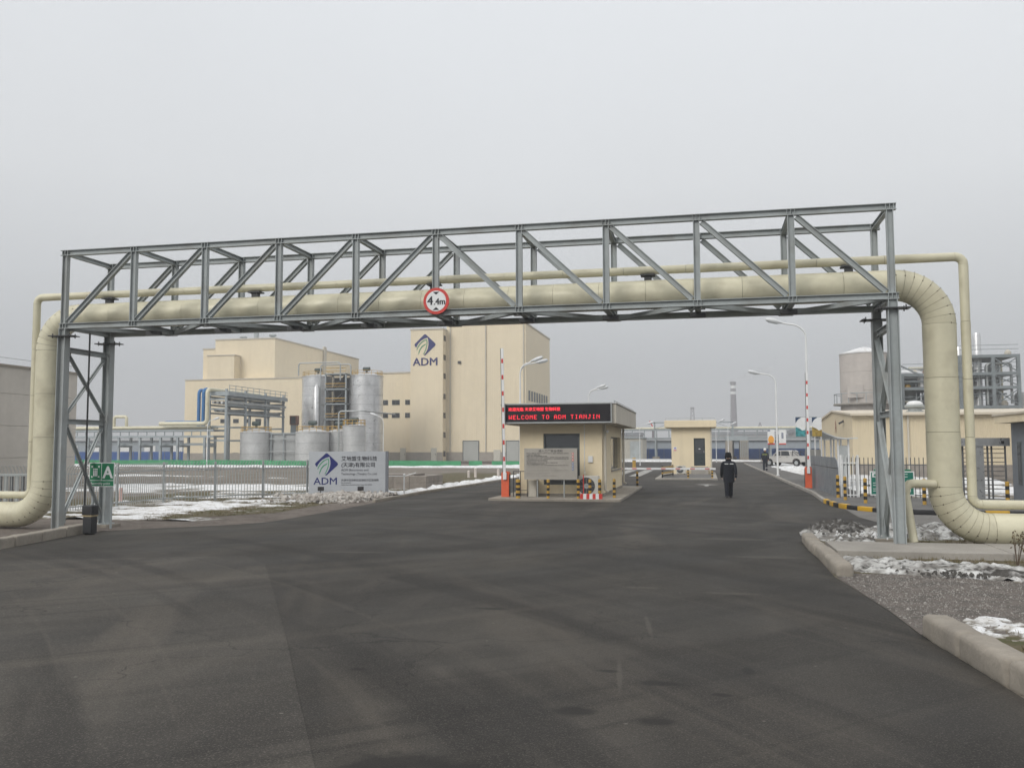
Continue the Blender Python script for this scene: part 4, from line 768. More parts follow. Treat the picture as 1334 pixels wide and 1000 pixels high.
# ------------------------------------------------------------------ people
def skin_mesh(name, verts, edges, rad, m, root=0):
    me = bpy.data.meshes.new(name); me.from_pydata(verts, edges, []); o = bpy.data.objects.new(name, me); COL.objects.link(o)
    md = o.modifiers.new('s', 'SKIN'); sk = me.skin_vertices[0].data
    for i, r in enumerate(rad): sk[i].radius = r if isinstance(r, tuple) else (r, r); sk[i].use_root = (i == root)
    sb = o.modifiers.new('b', 'SUBSURF'); sb.levels = 2; sb.render_levels = 2
    dg = bpy.context.evaluated_depsgraph_get(); dg.update(); nm = bpy.data.meshes.new_from_object(o.evaluated_get(dg)); nm.name = name
    bpy.data.objects.remove(o); bpy.data.meshes.remove(me); nm.materials.clear(); nm.materials.append(m); nm.shade_smooth(); return nm
def person(loc, label, kind, rz=0, sc_=1.0):
    p = thing('person', label, 'person', loc, 'people walking into the plant'); p.rotation_euler.z = rz; p.scale = (sc_,) * 3
    V = [(0, 0, .95), (0, .01, 1.12), (0, .01, 1.32), (0, .005, 1.44), (0, .01, 1.52), (0, .015, 1.60), (0, .03, 1.68), (0, .02, 1.74)]
    E = [(0, 1), (1, 2), (2, 3), (3, 4), (4, 5), (5, 6), (6, 7)]; Rd = [(.15, .11), (.14, .11), (.165, .115), (.10, .08), .055, .075, .095, .06]
    hand_parts = []
    for s in (-1, 1):
        st = .17 * s       # a walking stride: one leg ahead, one behind
        n = len(V); V += [(s * .095, 0, .88), (s * .10, st * .55 + .03, .50), (s * .10, st - .01, .09), (s * .105, st + .10, .045), (s * .105, st + .17, .04)]
        E += [(0, n), (n, n + 1), (n + 1, n + 2), (n + 2, n + 3), (n + 3, n + 4)]; Rd += [.085, .062, .045, .045, .035]
        n = len(V); el = (s * .252, -.04 - st * .6, 1.14); wr = (s * .245 + .012, .05 - st * 1.5, .91)
        V += [(s * .17, .0, 1.40), el, wr]; E += [(3, n), (n, n + 1), (n + 1, n + 2)]; Rd += [.065, .048, .032]
        pm = (wr[0] - s * .005, wr[1] + .012, wr[2] - .07); V.append(pm); E.append((n + 2, n + 3)); Rd.append((.038, .02)); pk = n + 3
        for f in range(4):
            yo = -.027 + f * .018; ln = (.075, .09, .085, .065)[f]; n2 = len(V)
            V += [(pm[0], pm[1] + yo, pm[2] - .045), (pm[0] - s * .012, pm[1] + yo + .008, pm[2] - .045 - ln * .5), (pm[0] - s * .032, pm[1] + yo + .010, pm[2] - .045 - ln)]
            E += [(pk, n2), (n2, n2 + 1), (n2 + 1, n2 + 2)]; Rd += [.0095, .009, .0075]
        n2 = len(V); V += [(pm[0] - s * .01, pm[1] + .045, pm[2] - .01), (pm[0] - s * .02, pm[1] + .058, pm[2] - .05)]; E += [(pk, n2), (n2, n2 + 1)]; Rd += [.0105, .0085]
        hand_parts.append((el, wr))
    o = bpy.data.objects.new('body', skin_mesh('body', V, E, Rd, skin)); COL.objects.link(o); o.parent = p
    def part(mb, nm, m, par=None):
        q = bpy.data.objects.new(nm, mb.mesh(nm, m, smooth=True)); COL.objects.link(q); q.parent = par or p; return q
    nose = MB().loft([(0, .112, 1.655, .018, .018), (0, .118, 1.675, .016, .02), (0, .106, 1.70, .008, .01)]); part(nose, 'nose', skin)
    for s in (-1, 1): part(MB().loft([(s * .035, .108, 1.695, .010, .006), (s * .035, .110, 1.703, .013, .007), (s * .035, .108, 1.711, .009, .006)]), 'eye', black); part(MB().loft([(s * .097, .015, 1.65, .008, .014), (s * .102, .012, 1.68, .012, .022), (s * .10, .01, 1.71, .008, .016)]), 'ear', skin)
    part(MB().loft([(0, .105, 1.630, .020, .008), (0, .108, 1.636, .026, .009), (0, .105, 1.642, .018, .008)]), 'mouth', mat('lip', (.35, .14, .12), .6, 0, 0))
    cm = coat_m if kind == 'coat' else navy; hem = .62 if kind == 'coat' else .84
    c = MB().loft([(.012, .0, hem, .225, .175), (.01, .0, hem + .08, .222, .172), (0, 0, .95, .222, .165), (0, 0, 1.10, .212, .160), (0, .005, 1.28, .232, .162), (0, 0, 1.40, .235, .142), (0, 0, 1.455, .185, .115), (0, .005, 1.49, .095, .09)])
    for s, (el, wr) in zip((-1, 1), hand_parts): c.tube([(s * .16, 0, 1.415), (s * .205, -.005, 1.36), (s * .238, (el[1]) * .6, 1.24), el, ((el[0] + wr[0]) / 2, (el[1] + wr[1]) / 2, (el[2] + wr[2]) / 2), wr], .08, 12, rads=[.078, .084, .077, .07, .064, .056])
    ct = part(c, 'coat' if kind == 'coat' else 'jacket', cm)
    part(MB().loft([(0, .0, 1.47, .112, .105), (0, .0, 1.53, .118, .108), (0, .0, 1.555, .10, .095)]), 'collar', mat('fur_collar', (.006, .006, .008), 1, 0, .3, 20), ct)
    for s in (-1, 1):
        st = .17 * s; part(MB().tube([(s * .085, 0, .92), (s * .10, st * .5 + .02, .52), (s * .10, st, .06)], .1, 12, rads=[.115, .09, .078]), 'trouser_leg', cm)
        part(MB().loft([(s * .105, st + .05, .0, .055, .145), (s * .105, st + .05, .03, .056, .146), (s * .105, st + .04, .075, .05, .12), (s * .102, st + .0, .12, .05, .065)]), 'shoe', black)
    if kind == 'coat':
        hat = part(MB().loft([(0, .005, 1.60, .112, .12), (0, .01, 1.68, .118, .128), (0, .01, 1.76, .117, .127), (0, .01, 1.80, .106, .115), (0, .01, 1.83, .065, .07)]), 'fur_hat', mat('fur_hat', (.005, .005, .006), 1, 0, .3, 25))
        for s in (-1, 1): part(MB().loft([(s * .108, .0, 1.55, .022, .045), (s * .114, 0, 1.62, .026, .06), (s * .112, 0, 1.70, .02, .05)]), 'ear_flap', MATS['fur_hat'], hat)
        for s in (-1, 1): part(MB().box(s * .03 if s > 0 else -.175, .175 if s > 0 else -.03, -.167, -.150, 1.345, 1.375), 'reflective_strip', reflective, ct)
        for s, (el, wr) in zip((-1, 1), hand_parts): part(MB().tube([wr, (wr[0] - s * .004, wr[1] + .01, wr[2] - .06), (wr[0] - s * .012, wr[1] + .014, wr[2] - .115)], .045, 10, rads=[.05, .05, .042]), 'mitten_cuff', coat_m)
    else:
        part(MB().loft([(0, .02, 1.685, .135, .165), (0, .015, 1.695, .120, .14), (0, .01, 1.76, .112, .13), (0, .01, 1.81, .085, .10), (0, .01, 1.83, .03, .04)]), 'hard_hat', mat('hat_white', (.78, .78, .76), .35, 0, 0))
        part(MB().loft([(0, .005, 1.30, .240, .170), (0, .005, 1.34, .242, .168)]), 'reflective_strip', hazy_y, ct)
        for s in (-1, 1): part(MB().loft([(s * .10, s * .08, .22, .086, .086), (s * .10, s * .08, .26, .087, .087)]), 'reflective_strip', reflective, ct)
    return p
person((.88, 37.2, .004), 'person in a long black coat and fur hat walking away beyond the gantry', 'coat', R(8))
person((4.70, 75.3, .10), 'person in dark workwear and white hard hat on the far walk', 'work', R(-5))

# ------------------------------------------------------------------ pickup truck
def pickup(x0, y0):
    t = thing('pickup_truck', 'silver double cab pickup parked on the snow facing left', 'pickup', (x0 + 2.6, y0, .06)); z = .06; W = 1.76; ya, yb = y0 - W / 2, y0 + W / 2
    side = [(0, .48), (.05, .78), (.25, .90), (1.35, 1.02), (3.28, 1.03), (5.12, 1.04), (5.16, .70), (5.12, .46), (4.56, .42), (4.48, .68), (4.25, .80), (3.98, .80), (3.75, .68), (3.67, .40), (1.42, .38), (1.34, .66), (1.12, .78), (.86, .78), (.64, .66), (.56, .40), (.08, .40)]
    MB().prism([(x0 + a, z + b) for a, b in side], 'y', ya, yb).build('body', carpaint, t)
    MB().prism([(x0 + a, z + b) for a, b in ((1.30, 1.00), (1.92, 1.55), (2.20, 1.63), (3.15, 1.62), (3.38, 1.52), (3.50, 1.01))], 'y', ya + .09, yb - .09).build('cab', carpaint, t)
    for pl in (((1.52, 1.06), (1.97, 1.48), (2.28, 1.53), (2.28, 1.06)), ((2.36, 1.06), (2.36, 1.53), (3.08, 1.52), (3.26, 1.44), (3.33, 1.06))):
        for y in (ya + .082, yb - .082): MB().prism([(x0 + a, z + b) for a, b in pl], 'y', y - .004, y + .004).build('side_window', glass_far, t)
    MB().prism([(x0 + 1.34, z + 1.06), (x0 + 1.90, z + 1.535), (x0 + 1.89, z + 1.55), (x0 + 1.32, z + 1.07)], 'y', ya + .18, yb - .18).build('windscreen', glass_far, t)
    for wx in (1.0, 4.12):
        for y, s in ((ya, 1), (yb, -1)):
            w_ = bpy.data.objects.new('wheel', MB().tube([(x0 + wx, y - .02 * s, z + .34), (x0 + wx, y + .22 * s, z + .34)], .345, 20).mesh('wheel', rubber, t.location)); COL.objects.link(w_); w_.parent = t
            MB().tube([(x0 + wx, y - .03 * s, z + .34), (x0 + wx, y - .021 * s, z + .34)], .21, 16).build('rim', galv, w_)
    for y in (ya + .12, yb - .12):
        MB().tube(arc_path([(x0 + 3.6, y, z + 1.0), (x0 + 3.62, y, z + 1.62), (x0 + 4.7, y, z + 1.05)], .12, 4) if False else [(x0 + 3.62, y, z + 1.0), (x0 + 3.66, y, z + 1.56), (x0 + 3.8, y, z + 1.60), (x0 + 4.75, y, z + 1.06)], .035, 8).build('sports_bar', black, t)
        MB().tube([(x0 + 3.66, y, z + 1.5), (x0 + 4.3, y, z + 1.04)], .03, 8).build('sports_bar', black, t)
    for y in (ya + .2, yb - .2): bx('headlight', white, t, x0 + .012, x0 + .12, y - .16, y + .16, z + .66, z + .80); bx('tail_light', red, t, x0 + 5.10, x0 + 5.165, y - .06, y + .06, z + .72, z + .98)
    bx('bumper', steel_dk, t, x0 - .05, x0 + .06, ya + .05, yb - .05, z + .36, z + .56); bx('bumper', galv, t, x0 + 5.12, x0 + 5.24, ya + .1, yb - .1, z + .42, z + .56)
    for xx in (2.22, 3.0): bx('door_handle', black, t, x0 + xx, x0 + xx + .16, ya - .012, ya - .001, z + .90, z + .94)
    t.rotation_euler.z = R(-36)
    bx('wing_mirror', carpaint, t, x0 + 1.55, x0 + 1.68, ya - .15, ya - .005, z + 1.04, z + 1.2)
pickup(5.65, 96.3)

# ------------------------------------------------------------------ street lamps
def lamp(x, y, h, arms, label, r=.075, banner=None, group='street lamps', base=0):
    """arms: list of (dx, dy, rise): the curved outreach of each head"""
    o = thing('street_lamp', label, 'street lamp', (x, y, base), group)
    MB().tube([(x, y, base - .02), (x, y, h - .9)], r, 10, rads=[r, r * .6]).build('pole', white, o, True); bx('door_base', white, o, x - r * 1.5, x + r * 1.5, y - r * 1.5, y + r * 1.5, base - .01, base + .04)
    for dx, dy, rise in arms:
        P0 = Vector((x, y, h - .9)); pts = []
        for k in range(7):
            t = k / 6 * pi / 2; pts.append(P0 + Vector((dx * (1 - cos(t)) * .72, dy * (1 - cos(t)) * .72, .9 * sin(t) * .75)))
        e = pts[-1]; d = Vector((dx, dy, rise)) - (e - P0) * .0; tip = Vector((x + dx, y + dy, h - .9 + rise + .55)); pts.append(tip)
        a = MB().tube(pts, r * .55, 8).build('arm', white, o, True); dd = Vector((dx, dy, .12 * abs(dx) + .15)).normalized()
        MB().tube([tip - dd * .05, tip + dd * .12, tip + dd * .4, tip + dd * .68, tip + dd * .78], .1, 10, rads=[.05, .09, .125, .105, .03]).build('lamp_head', mat('lamp_head', (.60, .62, .63), .4, .1, .03), o, True)
        MB().obox(tip + dd * .18 + Vector((0, 0, -.095)), tip + dd * .62 + Vector((0, 0, -.095)), .15, .05).build('lens', mat('lamp_lens', (.35, .37, .38), .3), o)
    return o
lamp(-11.45, 55, 7.6, [(.78, -.1, .25), (.98, .5, .2)], 'white twin-headed street lamp seen left of the booth')
lamp(-9.55, 74, 7.1, [(.75, -.1, .25), (.9, .5, .2)], 'white twin-headed street lamp rising behind the booth roof')
l1 = lamp(4.72, 62.6, 7.2, [(-1.1, -.3, .15)], 'white street lamp with small banners on the walk beyond the barrier', base=.1)
l2 = lamp(4.98, 46.2, 8.4, [(-1.2, -.2, .2)], 'tall white street lamp with banners rising behind the raised right barrier arm', base=.1)
lamp(-57.6, 95, 5.6, [(.8, 0, .2)], 'thin white lamp before the low pipe rack', .06); lamp(-29.6, 79, 5.2, [(-.6, 0, .2)], 'thin white lamp behind the company sign', .05); lamp(-7.2, 100, 4.8, [(.9, 0, .2)], 'small white lamp right of the booth beyond the far barrier', .05)
lamp(1.35, 122, 5.6, [(.5, 0, .2)], 'far white lamp just right of the yellow hut', .06); lamp(3.1, 130, 5.4, [(.5, 0, .2)], 'farther white lamp between hut and concrete pier', .06)
def banner(parent, x, y, z0, z1, w_, art):
    f = bx('banner', white, parent, x, x + w_, y - .015, y + .015, z0, z1)
    if art == 'drop':
        MB().prism([(x + w_ * (.5 + .42 * cos(t * .35)), z0 + (z1 - z0) * (.32 + .28 * sin(t * .35))) for t in range(18)], 'y', y - .02, y - .016).build('print', mat('print_orange', (.75, .35, .06), .6), f); bx('print', red, f, x, x + w_, y - .02, y - .016, z0, z0 + .1)
        bx('print', mat('print_grey', (.25, .27, .33), .6), f, x, x + w_ * .4, y - .02, y - .016, z1 - .12, z1)
    elif art == 'figure':
        bx('print', mat('print_grey', (.25, .27, .33), .6), f, x + w_ * .35, x + w_ * .65, y - .02, y - .016, z0 + (z1 - z0) * .4, z0 + (z1 - z0) * .8); bx('print', mat('print_red', (.6, .1, .08), .6), f, x, x + w_, y - .02, y - .016, z0, z0 + .08)
    else:
        low = mat('print_teal', (.05, .25, .27), .6, 0, .5, 6) if art == 'teal' else mat('print_ochre', (.30, .21, .05), .6, 0, .5, 6)
        H = z1 - z0; MB().prism([(x, z0), (x + w_, z0), (x + w_, z0 + H * .35), (x + w_ * .7, z0 + H * .3), (x + w_ * .4, z0 + H * .42), (x, z0 + H * .5)], 'y', y - .02, y - .016).build('print', low, f)
        MB().prism([(x, z1), (x + w_ * .6, z1), (x + w_ * .25, z1 - H * .12), (x, z1 - H * .3)], 'y', y - .02, y - .016).build('print', mat('print_navy', (.03, .06, .12), .6), f)
    bx('bracket', steel, parent, min(x, wloc(parent).x), max(x + w_, wloc(parent).x), y + .016, y + .045, z1 + .001, z1 + .03); bx('bracket', steel, parent, min(x, wloc(parent).x), max(x + w_, wloc(parent).x), y + .016, y + .045, z0 - .03, z0 - .001)
banner(l1, 4.72 - .62, 62.6, 2.20, 3.20, .46, 'drop'); banner(l1, 4.72 + .12, 62.6, 2.20, 3.20, .46, 'figure')
banner(l2, 4.98 - .60, 46.2, 2.56, 3.50, .46, 'teal'); banner(l2, 4.98 + .18, 46.2, 2.56, 3.50, .46, 'ochre')

# ================================================================== RIGHT SIDE
o = thing('screen_wall', 'grey sheet metal screen running along the right walk', 'screen', (5.0, 36.5, .1)); scr = mat('screen_metal', (.20, .22, .245), .5, .1, .06, .6)
ys = [36.5, 38.0, 39.5, 41.0, 42.5, 44.0, 45.5]
for k, (a, b_) in enumerate(zip(ys, ys[1:])):
    zt = 1.62; MB().prism([(a + .008, .08), (b_ - .008, .08), (b_ - .008, zt), (a + .75 if k == 0 else a + .008, zt)] + ([(a + .25, zt - .13), (a + .008, zt - .38)] if k == 0 else []), 'x', 4.99, 5.02).build('panel', scr, o)
    bx('rail', steel_dk, o, 4.985, 4.989, a + .01, b_ - .01, 1.18, 1.21)
    bx('post', scr, o, 5.021, 5.08, b_ - .05, b_ + .01, .08, 1.55)
o = thing('canopy_shelter', 'white framed shelter with a curved swooping roof behind the screen', 'shelter', (6.3, 50, .1))
prof = [(5.55, 2.98), (5.9, 2.76), (6.4, 2.55), (6.9, 2.48), (7.45, 2.50)]
MB().prism(prof + [(x, z - .06) for x, z in prof[::-1]], 'y', 47.2, 55.0).build('roof', mat('shelter_roof', (.52, .54, .54), .5, .1, .05), o)
for y in (47.6, 50.2, 52.8): 
    for x in (6.55, 7.05): MB().tube([(x, y, .08), (x, y, 2.47)], .05, 8).build('post', white, o, True)
    MB().tube([(5.75, y, .08), (5.75, y, 2.80)], .04, 8).build('post', white, o, True)
bx('back_panel', mat('shelter_panel', (.40, .42, .42), .5), o, 6.57, 7.03, 47.58, 47.62, .5, 2.1)
for k in range(3): bx('side_panel', mat('shelter_board', (.26, .255, .24), .6), o, 5.74, 5.76, 47.65 + k * 2.6, 50.1 + k * 2.6, .5, 1.9)
# warehouse
wh = thing('warehouse', 'long low yellow sheet metal warehouse on the right', 'warehouse', (9.16, 60, 0)); yw = mat('yellow_sheet_metal', (.62, .53, .37), .65, 0, .03, .3, ribs=3.2, streak=(.5, .43, .31))
MB().prism([(60, -.02), (77, -.02), (77, 4.05), (68.5, 4.55), (60, 4.05)], 'x', 9.16, 40).build('wall', yw, wh)
MB().prism([(59.7, 4.03), (68.5, 4.56), (77.3, 4.03), (77.3, 4.14), (68.5, 4.68), (59.7, 4.14)], 'x', 9.02, 40.2).build('roof', mat('roof_beige', (.56, .50, .40), .6, 0, .05), wh)
bx('base_course', stone, wh, 9.1, 40, 59.94, 59.99, -.02, .9); bx('gutter', mat('roof_beige', (.56, .5, .4)), wh, 9.0, 40.2, 59.55, 59.69, 4.0, 4.12)
for x in (12.4, 21, 30): bx('downpipe', fascia_m, wh, x, x + .1, 59.85, 59.93, .1, 4.0)
text('A', 1.35, (9.13, 67.6, 3.05), mat('rust_mark', (.25, .06, .04), .6), wh, rz=R(-90), name='mark', wscale=.7)
o = thing('wall_lamp', 'small dark floodlight high on the warehouse gable', 'floodlight', (9.1, 63.6, 3.7)); MB().obox((9.12, 63.6, 3.75), (8.85, 63.6, 3.6), .3, .12).build('housing', steel_dk, o); MB().obox((9.158, 63.6, 3.8), (9.11, 63.6, 3.77), .1, .1).build('bracket', steel_dk, o)
o = thing('roof_ventilator', 'round grey roof ventilator with a snow cap on the warehouse', 'ventilator', (13.45, 62.5, 4.2)); MB().lathe(13.45, 62.5, [(.55, 4.15), (.55, 4.35), (.42, 4.4), (.42, 4.5), (.62, 4.62), (.62, 4.74), (.50, 4.78)], 24).build('cowl', steel, o, True); MB().lathe(13.45, 62.5, [(.50, 4.781), (.48, 4.9), (.3, 5.0), (.05, 5.03)], 24).build('cap', white, o, True)
# grey guardhouse and turnstile
gh = thing('entry_lodge', 'grey rendered lodge with a yellow roof edge at the far right', 'lodge', (13, 32, 0)); bx('wall', wet, gh, 10.6, 18, 29.5, 34.6, -.02, 2.85); bx('roof', yel_s, gh, 10.2, 18.5, 29.0, 35.1, 2.86, 3.12)
bx('roof_edge', mat('roof_beige', (.56, .5, .4)), gh, 10.15, 18.55, 28.95, 35.15, 3.121, 3.19)
for k in range(5): w_ = bx('slot_window', frame_m, gh, 10.585, 10.599, 30.2 + k * .85, 30.6 + k * .85, .7, 2.2); bx('pane', glass, w_, 10.575, 10.584, 30.25 + k * .85, 30.55 + k * .85, .75, 2.15)
ts = thing('turnstile', 'full-height grey turnstile with barred arms left of the lodge', 'turnstile', (10, 36.0, .1)); gs = mat('brushed_grey', (.42, .43, .44), .35, .6, .1)
bx('head_box', gs, ts, 8.95, 10.9, 35.75, 36.6, 2.05, 2.35); bx('leaf', gs, ts, 9.72, 10.02, 35.8, 36.3, .1, 2.05); bx('sensor', black, ts, 9.1, 9.2, 35.73, 35.749, 2.14, 2.24); bx('sensor', black, ts, 10.6, 10.7, 35.73, 35.749, 2.14, 2.24)
for x in (8.98, 9.35, 10.20, 10.34, 10.80): MB().tube([(x, 36.0, .1), (x, 36.0, 2.05)], .035, 8).build('upright', fence_dk, ts, True)
for k in range(11):
    z = .30 + k * .165; MB().tube([(8.98, 36.0, z), (9.70, 36.05, z)], .016, 6).build('bar', fence_dk, ts); MB().tube([(10.05, 36.0, z), (10.80, 36.05, z)], .016, 6).build('bar', fence_dk, ts)
# teal safety board on the right
s = thing('safety_board', 'teal green safety board with white number boxes before the dark fence', 'sign', (6.95, 36.45, .1)); sy = 36.45
bx('panel', white, s, 6.15, 7.74, sy, sy + .03, .18, 1.10); bx('print', gsign2, s, 6.19, 7.70, sy - .003, sy - .001, .22, 1.06); bx('leg', steel, s, 6.3, 6.36, sy + .031, sy + .08, .08, 1.2); bx('leg', steel, s, 7.5, 7.56, sy + .031, sy + .08, .08, 1.2)
bx('cap', gsign, s, 6.30, 6.58, sy, sy + .03, 1.101, 1.17); bx('cap', gsign, s, 7.36, 7.62, sy, sy + .03, 1.101, 1.17)
bx('print', white, s, 6.23, 6.42, sy - .006, sy - .0035, .87, 1.04); MB().prism([(6.27, .93), (6.31, .99), (6.36, 1.0), (6.38, .93), (6.34, .90)], 'y', sy - .009, sy - .0065).build('print', gsign2, s)
for k in range(6): bx('number_box', white, s, 6.52 + k * .19, 6.65 + k * .19, sy - .006, sy - .0035, .52, .66); bx('number_box', white, s, 6.52 + k * .19, 6.65 + k * .19, sy - .006, sy - .0035, .32, .46)
for z in (.64, .55, .42, .34): bx('lettering', white, s, 6.25, 6.40 + .03 * (z * 50 % 2), sy - .006, sy - .0035, z, z + .022)
for z in (.98, .88): bx('lettering', white, s, 6.50, 7.5, sy - .006, sy - .0035, z, z + .02)
# dry weed at the right edge
o = thing('dry_shrub', 'small bare brown shrub sticking up beside the slab at the right edge', 'shrub', (5.05, 16.45, 0)); random.seed(3); tw = mat('twig', (.09, .065, .045), .9, 0, .2, 8); lf = mat('dead_leaf', (.13, .10, .055), .9, 0, .3, 9)
for k in range(6):
    a = random.uniform(0, 6.28); l = random.uniform(.45, .78); p0 = Vector((5.05, 16.45, -.01)); p1 = p0 + Vector((cos(a) * .08, sin(a) * .08, l * .6)); p2 = p1 + Vector((cos(a) * .07, sin(a) * .07, l * .4)); MB().tube([p0, p1, p2], .006, 5, rads=[.008, .006, .003]).build('stem', tw, o)
    for q in range(8):
        c = p1.lerp(p2, random.random()) + Vector((random.uniform(-.05, .05), random.uniform(-.05, .05), random.uniform(-.05, .04))); n = Vector((random.uniform(-1, 1), random.uniform(-1, 1), random.uniform(-1, 1))).normalized() * .025; m2 = n.cross(Vector((.3, .8, .5))).normalized() * .014
        mb = MB(); mb.v += [tuple(c - n), tuple(c + m2), tuple(c + n), tuple(c - m2)]; mb.f.append((0, 1, 2, 3)); mb.build('leaf', lf, o)

# ================================================================== LEFT SIDE NEAR
o = thing('stone_planter', 'low brown stone block wall right of the company sign', 'planter', (-14.5, 43, 0))
for r_ in range(2):
    for k in range(4): bx('stone_block', stone, o, -17.0 + k * .86 + .43 * (r_ % 2) * 0 + .005, -17.0 + (k + 1) * .86 - .005, 42.2, 42.7, -.01 + r_ * .33, .315 + r_ * .33, bevel=.012)
    for k in range(3): bx('stone_block', stone, o, -14.06, -13.57, 42.71 + k * .8, 43.49 + k * .8, -.01 + r_ * .33, .315 + r_ * .33, bevel=.012)
bx('coping', stone, o, -17.0, -14.4, 42.75, 44.6, .3, .72)
o = thing('white_rail', 'short white post and rail at the road edge by the company sign', 'railing', (-12.8, 36.7, 0)); MB().tube([(-12.8, 36.75, -.02), (-12.8, 36.75, .85)], .035, 8).build('post', white, o, True); MB().lathe(-12.8, 36.75, [(.05, .85), (.05, .90), (.02, .93)], 10).build('cap', white, o); MB().tube([(-12.8, 36.75, .82), (-14.0, 41.9, .82)], .02, 6).build('rail', white, o); MB().tube([(-12.8, 36.75, .82), (-13.6, 36.9, .82)], .018, 6).build('rail', white, o)
for k, (x, y, hh) in enumerate(((-15.8, 58.6, .45), (-15.4, 58.9, .62), (-13.8, 58.9, .55))):
    o = thing('marker_post', ('shortest pale marker post on the lawn beyond the stone wall', 'taller pale marker post just right of the shortest one', 'lone pale marker post nearest to the gate road')[k], 'marker post', (x, y, 0), 'pale marker posts'); pm = mat('pale_post', (.62, .56, .52), .7, 0, .1)
    MB().tube([(x, y, -.02), (x, y, hh)], .09, 10).build('post', pm, o, True); MB().lathe(x, y, [(.09, hh), (.07, hh + .03), (.01, hh + .05)], 10).build('cap', pm, o)
tag(bx('hydrant_marker', mat('red_white_post', (.60, .40, .36), .6), None, -22.0, -21.91, 30.2, 30.29, -.02, .55, bevel=.01), 'pale red marker stake behind the left fence', 'stake')
lb = thing('concrete_building', 'plain grey concrete building at the left edge behind the pipes', 'building', (-38, 35, 0)); cb = mat('grey_panel_wall', (.47, .44, .395), .85, 0, .06, .4, streak=(.38, .355, .32))
for k, (a, b_) in enumerate(((-.02, 1.6), (1.615, 3.2), (3.215, 4.8), (4.815, 6.15))):
    for q in range(4): bx('wall_panel', cb, lb, -46, -34 + .004 * ((q + k) % 2), 18 + q * 6.2 + .008, 18 + (q + 1) * 6.2 - .008, a, b_)
bx('coping', conc, lb, -46.1, -33.9, 17.9, 42.9, 6.151, 6.25); bx('vent', steel, lb, -33.99, -33.9, 31.0, 32.0, 3.3, 3.6)
MB().tube([(-34.2, 18, 6.6), (-34.2, 42.6, 6.6)], .015, 6).build('roof_rail', galv, lb)
for k in range(10): MB().tube([(-34.2, 18.2 + k * 2.7, 6.25), (-34.2, 18.2 + k * 2.7, 6.6)], .012, 5).build('rail_post', galv, lb)
o = thing('stair_rail', 'brown stair railing against the grey concrete building', 'railing', (-33, 33, 0))
for k, (y, z) in enumerate(((29.5, 1.95), (31.5, 1.95), (33.0, 1.95), (34.6, 1.2))): MB().tube([(-33.2, y, -.02), (-33.2, y, z)], .03, 6).build('post', brown_rail, o)
MB().tube([(-33.2, 28, 1.95), (-33.2, 33.0, 1.95), (-33.2, 34.6, 1.2)], .03, 6).build('hand_rail', brown_rail, o); MB().tube([(-33.2, 28, 1.5), (-33.2, 33.0, 1.5), (-33.2, 34.6, .75)], .02, 6).build('mid_rail', brown_rail, o)
gt = thing('sliding_gate', 'grey sliding gate of close bars low behind the left pipes', 'gate', (-24, 26, 0))
for k in range(26): bx('bar', fence_dk if k % 2 else galv, gt, -29.5 + k * .24, -29.4 + k * .24, 28.0, 28.06, .12, 1.05)
bx('top_rail', steel, gt, -29.6, -23.2, 27.98, 28.08, 1.051, 1.12); bx('bottom_rail', steel, gt, -29.6, -23.2, 27.98, 28.08, .05, .119)

# ================================================================== THE PLANT BEHIND (left)
def win(parent, x0, x1, y, z0, z1, m=glass_far, d=.05):
    f = bx('window', frame_m, parent, x0, x1, y - d, y - .004, z0, z1); mid = (x0 + x1) / 2; t = .08 * (x1 - x0)
    bx('pane', m, f, x0 + t, mid - t / 2, y - d - .02, y - d - .001, z0 + .07, z1 - .07); bx('pane', m, f, mid + t / 2, x1 - t, y - d - .02, y - d - .001, z0 + .07, z1 - .07)
door_m = mat('pale_door', (.52, .50, .44), .6, 0, .05); shut_m = mat('roller_shutter', (.40, .41, .39), .5, .1, .05, .8); base_m = mat('grey_base_course', (.33, .30, .265), .85, 0, .08)
tw_ = thing('process_tower', 'tall windowless cream tower block with a blue diamond logo', 'building', (-36, 140, 0))
bx('main_block', yellow, tw_, -39.455, -26.8, 133, 154.5, -.05, 21.1); bx('stair_shaft', yellow, tw_, -44.7, -39.46, 131.0, 136.6, -.05, 20.3); bx('link_block', yellow, tw_, -51.1, -44.72, 133.2, 146, -.05, 13.8); bx('rear_block', yellow, tw_, -45.2, -39.6, 136.8, 150, -.05, 18.0)
for a in ((-39.35, -26.7, 132.9, 154.6, 21.1), (-44.8, -39.36, 130.9, 136.69, 20.3), (-51.2, -44.73, 133.1, 136.7, 13.8)): bx('roof_edge', fascia_m, tw_, a[0], a[1], a[2], a[3], a[4] + .002, a[4] + .22)
for a in ((-51.12, -47.1, 133.1), (-46.1, -45.33, 133.1), (-44.72, -41.35, 130.9), (-40.35, -39.44, 130.9), (-39.43, -36.75, 132.9), (-34.25, -31.95, 132.9), (-30.75, -29.9, 132.9)): bx('base_course', base_m, tw_, a[0], a[1], a[2], a[2] + .09, -.05, 1.35)
for z in (9.6, 7.55):
    for a, b_ in ((-50.35, -49.15), (-48.5, -47.2), (-46.3, -45.5)): win(tw_, a, b_, 133.2, z - .8, z)
for a, b_, zz in ((-47.05, -46.15, 2.0), (-41.3, -40.4, 2.0)): yy = 130.9 if a > -45 else 133.1; d = bx('door', door_m, tw_, a, b_, yy, yy + .09, 0, zz); bx('handle', steel_dk, d, b_ - .2, b_ - .12, yy - .05, yy - .002, .95, 1.1)
